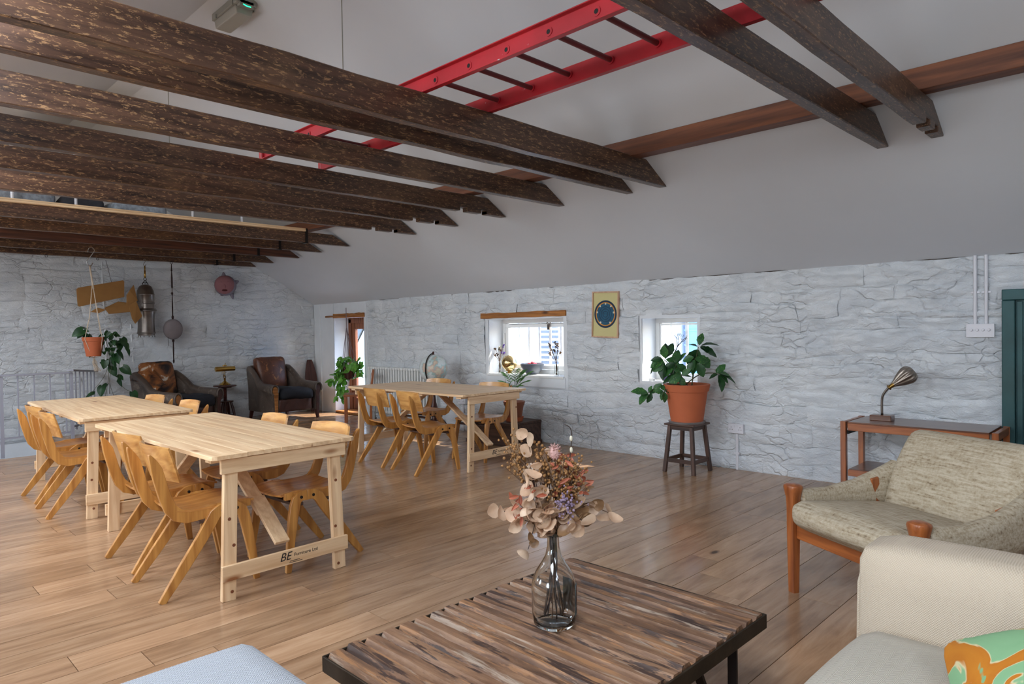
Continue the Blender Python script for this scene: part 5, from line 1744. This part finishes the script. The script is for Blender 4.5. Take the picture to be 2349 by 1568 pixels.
# ------------------------------------------------------------------ things on the window sills
def sill_things():
    z = .815
    t = thing('gold_ball', 'shiny gold ball on a small foot on the wide window sill', 'ornament', (-6.26, YW + .10, z))
    MB().sphere((0, 0, .135), .103, 28, 18).build('ball', MAT['gold'], t, smooth=True)
    MB().lathe([(.035, 0), (.04, .008), (.02, .016), (.026, .026), (.05, .034), (.052, .04)], 20).build('foot', MAT['brass'], t, smooth=40)
    t = thing('grey_bowl', 'large dark grey bowl of pink petals on the wide window sill', 'bowl', (-5.85, YW + .10, z))
    out = [(.04, 0), (.075, .012), (.12, .055), (.145, .10), (.155, .135)]
    MB().lathe([(.001, 0)] + out + [(r - .008, q + .004) for r, q in out[::-1]] + [(.001, .014)], 36, cap=False).build('bowl_body', MAT['bowl'], t, smooth=40)
    rng = random.Random(2)
    mb = MB()
    for k in range(60):
        a, r = rng.uniform(0, 6.3), rng.uniform(0, .115)
        mb.sphere((r * math.cos(a), r * math.sin(a), .112 + .035 * (1 - r / .115) + rng.uniform(-.01, .01)), .017, 6, 4, (1, 1, .5))
    o = mb.build('petals', MAT['pinkred'], t, smooth=True); o['kind'] = 'stuff'
    def posy(x, y, label, seed, mats, spread, h):
        v = thing('bud_vase', 'small clear glass vase ' + label, 'vase', (x, y, z))
        out = [(.026, 0), (.028, .03), (.026, .10), (.028, .13)]
        MB().lathe([(.001, 0)] + out + [(r - .003, q + .001) for r, q in out[::-1]] + [(.001, .006)], 18, cap=False).build('glass', MAT['glass'], v, smooth=40)
        f = thing('dried_posy', 'little dried posy in the vase ' + label, 'flowers', (x, y, z))
        rng = random.Random(seed)
        for k in range(12):
            a = rng.uniform(0, 6.3)
            tip = Vector((spread * math.cos(a) * rng.uniform(.3, 1) - .02, .5 * spread * math.sin(a), rng.uniform(h * .62, h)))
            MB().tube(smooth_path([(.01 * math.cos(a), .01 * math.sin(a), .01), (-.008 * math.cos(a), -.008 * math.sin(a), .12), tip], 4), .0022, 5).build('stem', MAT['stem_brown'], f)
            mb = MB()
            for q in range(5):
                mb.sphere(tip + Vector((rng.uniform(-.012, .012), rng.uniform(-.012, .012), rng.uniform(-.035, .01))), rng.uniform(.005, .011), 6, 5)
            mb.build('flower_head', MAT[mats[k % len(mats)]], f, smooth=True)
    posy(-6.44, YW + .10, 'with purple flowers at the left of the sill', 3, ['purple', 'stem_brown', 'moon_ink', 'stem_dark'], .10, .38)
    posy(-5.42, YW + .07, 'with grey stalks at the right of the sill', 6, ['stem_dark', 'stem_brown', 'berry'], .10, .40)
    # small window sill
    t = thing('bonsai_pot', 'bare branched miniature tree in a purple pot in the small window', 'potted tree', (-3.92, YW + .16, .813))
    out = [(.05, 0), (.065, .05), (.075, .09)]
    MB().lathe([(.001, 0)] + out + [(.068, .09), (.06, .075), (.001, .075)], 20).build('pot', MAT['purple_pot'], t, smooth=40)
    rng = random.Random(5)
    def br(p, d, l, r, n):
        e = p + d * l
        MB().tube([p, p.lerp(e, .5) + Vector((rng.uniform(-.01, .01), 0, 0)), e], [r, r * .8, r * .6], 6).build('branch', MAT['stem_dark'], t, smooth=True)
        if n:
            for k in range(3 if n < 3 else 2):
                br(e, (d + Vector((rng.uniform(-.9, .9), rng.uniform(-.5, .5), rng.uniform(-.1, .5)))).normalized(), l * .62, r * .6, n - 1)
    br(Vector((.01, 0, .075)), Vector((.25, 0, 1)).normalized(), .20, .010, 4)
    o = MB().rbox((-4.06, YW + .06, .825), (.06, .05, .03), .01, 4).build('soap_dish', MAT['white'], smooth=True)
    tag(o, 'small white dish on the corner of the small window sill', 'dish')
sill_things()

# ------------------------------------------------------------------ plant stool
def plant_stool():
    t = thing('plant_stool', 'square dark wooden stool carrying the big terracotta pot', 'stool', (-3.385, 5.79, 0))
    MB().box((0, 0, .457), (.315, .315, .018)).build('seat', MAT['dark_x'], t, bevel=.004)
    for sx in (-1, 1):
        for sy in (-1, 1):
            MB().bar((sx * .155, sy * .155, 0), (sx * .115, sy * .115, .448), .034, .034, (0, 1, 0)).build('leg', MAT['dark_z'], t, bevel=.003)
        MB().box((sx * .118, 0, .425), (.016, .20, .04)).build('apron', MAT['dark_y'], t)
        MB().box((0, sx * .118, .425), (.20, .016, .04)).build('apron', MAT['dark_x'], t)
        MB().box((sx * .145, 0, .115), (.018, .26, .036)).build('stretcher', MAT['dark_y'], t)
        MB().box((0, sx * .145, .115), (.26, .018, .036)).build('stretcher', MAT['dark_x'], t)
plant_stool()
# ------------------------------------------------------------------ plants
def leaf_mesh(ln, wd, kind='ovate', mat=None, droop=.25, fold=.25):
    nr, nc = 9, 5
    vs, fs = [], []
    for i in range(nr):
        v = i / (nr - 1)
        if kind == 'heart':
            hw = wd / 2 * (math.sin(PI * (v * .86 + .14)) ** .8) * (1.15 - .35 * v)
        elif kind == 'serrate':
            hw = wd / 2 * (math.sin(PI * (v * .97 + .02)) ** .9) * (1 + (.10 if i % 2 else -.04))
        else:
            hw = wd / 2 * (math.sin(PI * (v * .97 + .02)) ** .9)
        for j in range(nc):
            u = (j / (nc - 1) - .5) * 2
            y = v * ln - (ln * .10 * (abs(u) ** 1.5) * (1 - v) if kind == 'heart' else 0)
            vs.append((u * hw, y, abs(u) * hw * fold - droop * ln * v * v))
            if i and j:
                q = i * nc + j
                fs.append((q - nc - 1, q - nc, q, q - 1))
    return MB().add(vs, fs).mesh('leaf', mat, True)

def frame_at(c):
    v = Vector((c[0], c[1], 0))
    k = v.length / 1557
    v.normalize()
    s = Vector((v.y, -v.x, 0))
    return v, s, k

def put_leaf(parent, me, p, d, roll, s=1.0):
    d = Vector(d).normalized()
    c = (parent.parent or parent).location
    n = Vector((-c.x, -c.y, 0)).normalized() * .7 + Vector((0, 0, .75))
    x = d.cross(n)
    x = x.normalized() if x.length > .05 else d.orthogonal().normalized()
    n = x.cross(d)
    o = link('leaf', me, parent)
    o.matrix_basis = Matrix.Translation(p) @ Matrix((x, d, n)).transposed().to_4x4() @ Matrix.Rotation(roll * .7, 4, 'Y') @ Matrix.Scale(s, 4)

def stem_part(parent, pts, r, mat, name='stem'):
    sp = smooth_path(pts, 5)
    stem_part.last = MB().tube(sp, [lerp(r, r * .6, i / (len(sp) - 1)) for i in range(len(sp))], 6).build(name, MAT[mat], parent, smooth=True)
    return sp

def pot_mesh(t, rb, rt, h, mat, rim=.05, z0=0, lip=.012):
    out = [(rb, z0), (lerp(rb, rt, (h - rim) / h), z0 + h - rim), (lerp(rb, rt, (h - rim) / h) + lip * .8, z0 + h - rim + .002), (rt + lip, z0 + h - .006), (rt + lip * .6, z0 + h)]
    inn = [(rt - .010, z0 + h), (rt - .02, z0 + h - .05)]
    pt = MB().lathe([(.001, z0)] + out + inn, 40).build('pot', MAT[mat], t, smooth=35)
    MB().lathe([(.001, z0 + h - .045), (rt - .018, z0 + h - .045)], 24).build('soil', MAT['soil'], pt)

def laurel():
    c = Vector((-3.385, 5.79, .466))
    t = thing('spotted_laurel', 'large spotted laurel in a big terracotta pot on the dark stool', 'potted plant', c)
    MB().lathe([(.001, 0), (.165, 0), (.175, .018), (.165, .02), (.001, .012)], 32).build('saucer', MAT['saucer'], t, smooth=40)
    pot_mesh(t, .150, .205, .36, 'terracotta', .07, .012, .014)
    v, s, k = frame_at(c)
    rng = random.Random(17)
    z0 = .372
    def P(px, py, d=0):          # photo offset from the rim centre (1582, 882) -> local metres
        return s * (px - 1582) * k + v * d + Vector((0, 0, z0 - (py - 882) * k))
    ms = [leaf_mesh(.15, .088, 'serrate', MAT['leaf_spot'], .25, .25), leaf_mesh(.13, .080, 'serrate', MAT['leaf_spot'], .15, .2), leaf_mesh(.16, .086, 'serrate', MAT['leaf_dark'], .3, .3)]
    # branches: end point (photo px) and leaves along it (base px, tip px)
    branches = [
        ((1608, 800, -.02), [((1610, 796), (1618, 768)), ((1612, 800), (1632, 815)), ((1612, 802), (1655, 826)), ((1606, 800), (1588, 800)), ((1606, 806), (1590, 838)), ((1612, 822), (1630, 850)), ((1608, 806), (1600, 850)), ((1614, 798), (1648, 798))]),
        ((1600, 825, -.08), [((1600, 828), (1586, 862)), ((1602, 830), (1592, 870)), ((1606, 835), (1618, 872)), ((1600, 826), (1628, 838)), ((1598, 822), (1576, 838))]),
        ((1534, 828, 0), [((1536, 826), (1542, 796)), ((1536, 824), (1532, 796)), ((1538, 822), (1556, 798)), ((1532, 828), (1506, 852)), ((1530, 830), (1500, 860)), ((1534, 832), (1512, 862)), ((1538, 828), (1562, 842)), ((1534, 834), (1528, 866)), ((1530, 826), (1512, 836))]),
        ((1558, 838, -.06), [((1560, 838), (1548, 868)), ((1560, 838), (1580, 860)), ((1558, 836), (1540, 852)), ((1562, 836), (1584, 812)), ((1560, 840), (1562, 874)), ((1556, 842), (1534, 868)), ((1558, 834), (1566, 808))]),
        ((1570, 862, -.12), [((1570, 862), (1548, 884)), ((1572, 862), (1592, 872)), ((1568, 860), (1552, 850)), ((1570, 864), (1574, 888)), ((1566, 864), (1534, 880)), ((1572, 860), (1594, 854))]),
        ((1650, 858, -.02), [((1648, 858), (1666, 842)), ((1648, 858), (1672, 868)), ((1650, 860), (1688, 880)), ((1648, 860), (1640, 872)), ((1650, 862), (1658, 892)), ((1652, 862), (1668, 884)), ((1646, 858), (1656, 848))]),
        ((1498, 902, -.06), [((1498, 902), (1466, 902)), ((1498, 902), (1480, 930)), ((1500, 904), (1484, 926)), ((1502, 904), (1520, 900)), ((1506, 902), (1502, 922)), ((1510, 898), (1528, 886)), ((1500, 900), (1508, 890))]),
        ((1534, 898, -.12), [((1534, 897), (1530, 918)), ((1534, 897), (1536, 922)), ((1534, 896), (1550, 904)), ((1532, 896), (1516, 906)), ((1534, 895), (1524, 886))])]
    for bi, (e, lv) in enumerate(branches):
        a = bi * 2 * PI / 8
        base = Vector((.05 * math.cos(a), .05 * math.sin(a), .33))
        end = P(e[0], e[1], e[2])
        mid = base.lerp(end, .5) + Vector((0, 0, .06 if e[1] > 850 else .02))
        stem_part(t, [base, mid, end], .006, 'stem')
        for b0, b1 in lv:
            d = rng.uniform(-.05, .05)
            p, q = P(*b0, e[2] + d * .5), P(*b1, e[2] + d + rng.uniform(-.04, .03))
            L = (q - p).length
            me = ms[rng.randrange(3)]
            put_leaf(stem_part.last, me, p, q - p + Vector((0, 0, .04)), rng.uniform(-.9, .9), max(.55, min(1.1, L / .138)))
laurel()

def hanging_heart():
    c = Vector((-10.184, 2.47, 0))
    t = thing('hanging_philodendron', 'trailing heart leaved plant in a terracotta pot hung by macrame from the beam', 'hanging plant', c)
    v, s, k = frame_at(c)
    rng = random.Random(7)
    zp = 1.12
    pot_mesh(t, .085, .125, .25, 'terracotta', .055, zp, .008)
    zc = zp + .25
    def P(px, py, d=0):          # offset from the rim centre (214, 772)
        return s * (px - 214) * k + v * d + Vector((0, 0, zc - (py - 772) * k))
    hook = P(214, 600)
    s2 = thing('s_hook', 'steel S hook on the beam holding the macrame plant', 'hook', (c.x + .01, c.y, 0))
    r = .045
    pp = [(0, r * math.cos(a) * .8, 2.50 + r * math.sin(a)) for a in [R(200) - q * R(200) / 8 for q in range(9)]] + [(0, -.02 + r * math.cos(a) * .7, 2.345 + r * math.sin(a)) for a in [R(150) + q * R(210) / 8 for q in range(9)]]
    MB().tube(smooth_path(pp, 2), .006, 6).build('hook_wire', MAT['chrome'], s2, smooth=True)
    top = Vector((.01, -.02, 2.30))
    knot = P(218, 690)
    MB().tube([top, knot.lerp(top, .45), knot.lerp(top, .2)], .011, 8).build('macrame_cord', MAT['rope'], t, smooth=True)
    for q in range(4):
        a = q * PI / 2 + .6
        rim = Vector((.135 * math.cos(a), .135 * math.sin(a), zc - .03))
        bot = Vector((.075 * math.cos(a + .5), .075 * math.sin(a + .5), zp - .005))
        MB().tube([knot.lerp(top, .45), rim.lerp(knot, .5), rim + Vector((0, 0, .02)), rim, bot, (0, 0, zp - .02)], .0045, 6).build('macrame_cord', MAT['rope'], t, smooth=True)
    mb = MB()
    for q in range(14):
        mb.tube([(0, 0, zp - .015), (rng.uniform(-.02, .03), rng.uniform(-.02, .04), zp - .09), (rng.uniform(-.03, .05), rng.uniform(0, .09), zp - .2)], .003, 5)
    mb.build('tassel', MAT['rope'], t)
    ms = [leaf_mesh(.115, .09, 'heart', MAT['leaf_dark'], .3, .3), leaf_mesh(.095, .07, 'heart', MAT['leaf_dark'], .2, .4)]
    vines = [[(232, 772), (240, 775), (248, 800), (244, 830), (240, 860), (246, 888), (255, 905)], [(230, 770), (238, 790), (240, 820), (238, 850), (234, 880), (226, 905)], [(236, 772), (252, 788), (258, 810), (256, 845), (262, 872), (280, 885)], [(228, 775), (234, 800), (234, 842), (212, 876), (205, 888)]]
    for vi in vines:
        stem_part(t, [P(*p, rng.uniform(-.05, .05)) for p in vi], .0035, 'stem', 'vine')
    for (a, b) in [((198, 758), (180, 768)), ((200, 762), (182, 776)), ((196, 755), (192, 745)), ((206, 766), (196, 780)), ((206, 768), (212, 780)), ((214, 790), (208, 812)), ((200, 757), (206, 760)), ((234, 818), (230, 832)), ((226, 820), (238, 826)),
                   ((262, 775), (270, 790)), ((266, 785), (276, 800)), ((268, 795), (278, 812)), ((252, 800), (268, 815)), ((250, 805), (258, 828)), ((244, 830), (250, 855)), ((240, 815), (252, 842)), ((262, 832), (276, 846)), ((252, 850), (264, 856)), ((252, 858), (264, 872)),
                   ((236, 865), (222, 880)), ((228, 868), (220, 892)), ((214, 882), (198, 886)), ((278, 882), (284, 900)), ((262, 900), (252, 906)), ((246, 820), (244, 845)), ((256, 780), (262, 802))]:
        p, q = P(*a, rng.uniform(-.06, .06)), P(*b, rng.uniform(-.1, .04))
        put_leaf(t, ms[rng.randrange(2)], p, q - p, rng.uniform(-1, 1), max(.7, min(1.3, (q - p).length / .1)))
    for q in range(30):
        px, py = rng.uniform(226, 252), rng.uniform(762, 806)
        p = P(px, py, rng.uniform(-.1, .08))
        put_leaf(t, ms[1], p, (rng.uniform(-.6, .8), rng.uniform(-.6, .8), rng.uniform(-1, .1)), rng.uniform(-1, 1), rng.uniform(.6, .95))
hanging_heart()

def door_plant():
    c = Vector((-9.66, 5.98, 0))
    t = thing('door_pothos', 'bushy bright green pothos hanging in front of the garden door', 'hanging plant', c)
    v, s, k = frame_at(c)
    rng = random.Random(19)
    zc = .83
    def P(px, py, d=0):          # offset from the pot rim (809, 852)
        return s * (px - 809) * k + v * d + Vector((0, 0, zc - (py - 852) * k))
    MB().lathe([(.001, zc - .2), (.07, zc - .2), (.11, zc - .08), (.12, zc), (.108, zc), (.1, zc - .03), (.001, zc - .03)], 24).build('pot', MAT['maho_z'], t, smooth=40)
    top = P(805, 722, -.04)
    knot = P(805, 765)
    MB().tube([top, knot], .006, 6).build('macrame_cord', MAT['ropegrey'], t)
    for q in range(5):
        a = q * 2 * PI / 5
        rim = Vector((.125 * math.cos(a), .125 * math.sin(a), zc - .02))
        MB().tube([knot, rim, (.07 * math.cos(a + .6), .07 * math.sin(a + .6), zc - .13), (0, 0, zc - .23)], .005, 6).build('macrame_cord', MAT['ropegrey'], t)
    ms = [leaf_mesh(.12, .085, 'heart', MAT['leaf_light'], .3, .25), leaf_mesh(.10, .07, 'heart', MAT['leaf_light'], .45, .3), leaf_mesh(.11, .08, 'heart', MAT['leaf_light'], .3, .3)]
    for vi in ([(795, 845), (785, 860), (782, 890), (792, 915), (800, 930)], [(798, 845), (788, 858), (776, 880), (766, 884)], [(815, 845), (830, 848), (838, 862), (834, 880)], [(805, 845), (798, 880), (806, 905), (812, 920)]):
        stem_part(t, [P(*p, rng.uniform(-.06, .0)) for p in vi], .004, 'stem', 'vine')
    def cloud(n, x0, x1, y0, y1, dr=.12):
        for q in range(n):
            p = P(rng.uniform(x0, x1), rng.uniform(y0, y1), rng.uniform(-dr, dr * .4))
            put_leaf(t, ms[rng.randrange(3)], p, (rng.uniform(-.7, .7), rng.uniform(-.9, .4), rng.uniform(-1, .35)), rng.uniform(-1, 1), rng.uniform(.75, 1.15))
    cloud(46, 785, 836, 833, 862); cloud(24, 778, 802, 858, 888); cloud(26, 782, 806, 884, 926, .08); cloud(14, 820, 840, 850, 882); cloud(5, 766, 778, 876, 886, .05)
    tag(MB().tube([(-10.60, YW - .05, 1.655), (-10.1, YW - .055, 1.66), (-9.42, YW - .05, 1.69)], [.016, .013, .010], 8).build('driftwood_stick', MAT['lintel'], smooth=True), 'thin driftwood stick across the top of the garden door', 'stick')
door_plant()

def palm():
    c = Vector((-5.75, 5.83, .283))
    t = thing('parlour_palm', 'small feathery palm in a brown pot standing on the trunk', 'potted plant', c)
    MB().lathe([(.001, 0), (.10, 0), (.115, .05), (.11, .05), (.001, .01)], 24).build('saucer', MAT['terracotta'], t, smooth=40)
    pot_mesh(t, .085, .125, .225, 'terra_dark', .05, .012, .008)
    rng = random.Random(12)
    lf = leaf_mesh(.09, .016, 'ovate', MAT['leaf_palm'], .2, .4)
    for q in range(11):
        a = rng.uniform(0, 2 * PI)
        h, r = rng.uniform(.25, .46), rng.uniform(.06, .16)
        e = Vector((r * math.cos(a), r * math.sin(a), .20 + h))
        sp = stem_part(t, [(.02 * math.cos(a), .02 * math.sin(a), .19), e * .5 + Vector((0, 0, .16)), e + Vector((r * .3 * math.cos(a), r * .3 * math.sin(a), -.03))], .003, 'stem', 'frond_stem')
        n = len(sp)
        for i in range(n // 2, n):
            d = (sp[min(i + 1, n - 1)] - sp[i - 1]).normalized()
            sd = d.cross(Vector((0, 0, 1))).normalized()
            for w in (-1, 1):
                put_leaf(stem_part.last, lf, sp[i], d * .7 + sd * w * .8 + Vector((0, 0, .1)), 0, rng.uniform(.7, 1.1))
    stem_part(t, [(0, 0, .2), (-.12, 0, .4), (-.16, 0, .56)], .0025, 'stem', 'spear')
palm()
# ------------------------------------------------------------------ ladder, lights and cords overhead
def ladder():
    z0 = 2.745
    x0, x1 = -5.16, -1.02
    t = thing('red_ladder', 'long red painted metal ladder lying across the roof beams', 'ladder', (0, 0, 0))
    ya, yb = 2.46, 2.95
    for y, s in ((ya, 1), (yb, -1)):
        prof = [(0, 0), (.034 * s, 0), (.034 * s, .006), (.005 * s, .006), (.005 * s, .094), (.034 * s, .094), (.034 * s, .10), (0, .10)]
        if s < 0: prof = prof[::-1]
        MB().prism([(y - a, z0 + b) for a, b in prof][::-1], x0, x1, 'x').build('rail', MAT['red'], t, bevel=.0015, seg=1)
        for xe in (x0, x1):
            MB().box((xe, y - .012 * s, z0 + .05), (.05, .034, .104)).build('end_cap', MAT['red'], t, bevel=.012)
        for k in range(3):
            pass
    x = x0 + .16
    while x < x1 - .05:
        rg = MB().tube([(x, ya - .002, z0 + .05), (x, yb + .002, z0 + .05)], .0145, 10).build('rung', MAT['red_dark'], t, smooth=40)
        for y, s in ((ya, 1), (yb, -1)):
            for sgn in (1, -1):
                MB().lathe([(.022, 0), (.022, .003), (.012, .003), (.012, .0), ], 16, Matrix.Translation((x, y + sgn * .006, z0 + .05)) @ Matrix.Rotation(-sgn * PI / 2, 4, 'X'), cap=False).build('rung_collar', MAT['red'], rg)
            MB().lathe([(.0005, .0032), (.0115, .0032)], 14, Matrix.Translation((x, y + (.0068 if s < 0 else -.0068 - .0), z0 + .05)) @ Matrix.Rotation(PI / 2, 4, 'X'), cap=False).build('rung_hole', MAT['bolt'], rg)
            MB().lathe([(.0005, .0), (.0115, .0)], 14, Matrix.Translation((x, y + (.0095 if s > 0 else -.0095), z0 + .05)) @ Matrix.Rotation(PI / 2, 4, 'X'), cap=False).build('rung_hole', MAT['bolt'], rg)
        x += .285
ladder()

def emergency_light():
    t = thing('emergency_light', 'grey bulkhead emergency light with a green indicator on the ridge', 'light fixture', (-5.50, 2.40, ZR))
    L = .48
    MB().box((0, 0, -.03), (L, .17, .06)).build('housing', MAT['grey_fixture'], t, bevel=.008)
    MB().prism([(-.075, -.06), (-.062, -.125), (.062, -.125), (.075, -.06)], -L / 2 + .02, L / 2 - .05, 'x').build('diffuser', MAT['diffuser'], t, bevel=.008)
    MB().tube([(-L / 2 + .06, 0, -.085), (L / 2 - .1, 0, -.085)], .013, 10).build('tube', MAT['white'], t, smooth=40)
    ec = MB().box((L / 2 - .035, 0, -.05), (.07, .12, .05)).build('end_cap', MAT['grey_fixture'], t, bevel=.006)
    MB().tube([(L / 2 + .001, -.03, -.065), (L / 2 + .002, 0, -.073), (L / 2 + .001, .03, -.07)], .004, 6).build('indicator', MAT['led'], ec)
    for s in (-1, 1):
        for y in (-1, 1):
            MB().box((s * .16, y * .088, -.05), (.04, .008, .035)).build('clip', MAT['grey_fixture'], t)
emergency_light()
def cords():
    for (x, y, z0, z1, lab) in ((-4.46, 2.76, 2.98, 3.85, 'thin pendant cord hanging behind the front beam'), (-7.53, 2.57, 3.14, 3.96, 'thin pendant cord with a lamp holder near the loft')):
        t = thing('pendant_cord', lab, 'cord', (x, y, 0))
        MB().tube([(x * 0, 0, z1 + .03), (0, 0, z0)], .004, 6).build('flex', MAT['grey_fixture'], t)
        MB().lathe([(.014, z0 - .05), (.016, z0 - .02), (.006, z0)], 12).build('lamp_holder', MAT['chrome'], t, smooth=40)
        MB().lathe([(.03, z1 + .01), (.03, z1 + .03)], 16).build('ceiling_rose', MAT['whiteplastic'], t)
    t = thing('smoke_detector', 'round white smoke detector on the ridge above the loft', 'detector', (-9.35, 2.33, ZR))
    MB().lathe([(.001, -.045), (.03, -.045), (.05, -.03), (.06, 0)], 24).build('body', MAT['whiteplastic'], t, smooth=40)
    MB().lathe([(.001, -.05), (.012, -.05), (.014, -.044)], 12).build('lens', MAT['chrome'], t, smooth=40)
cords()
bpy.context.view_layer.update()
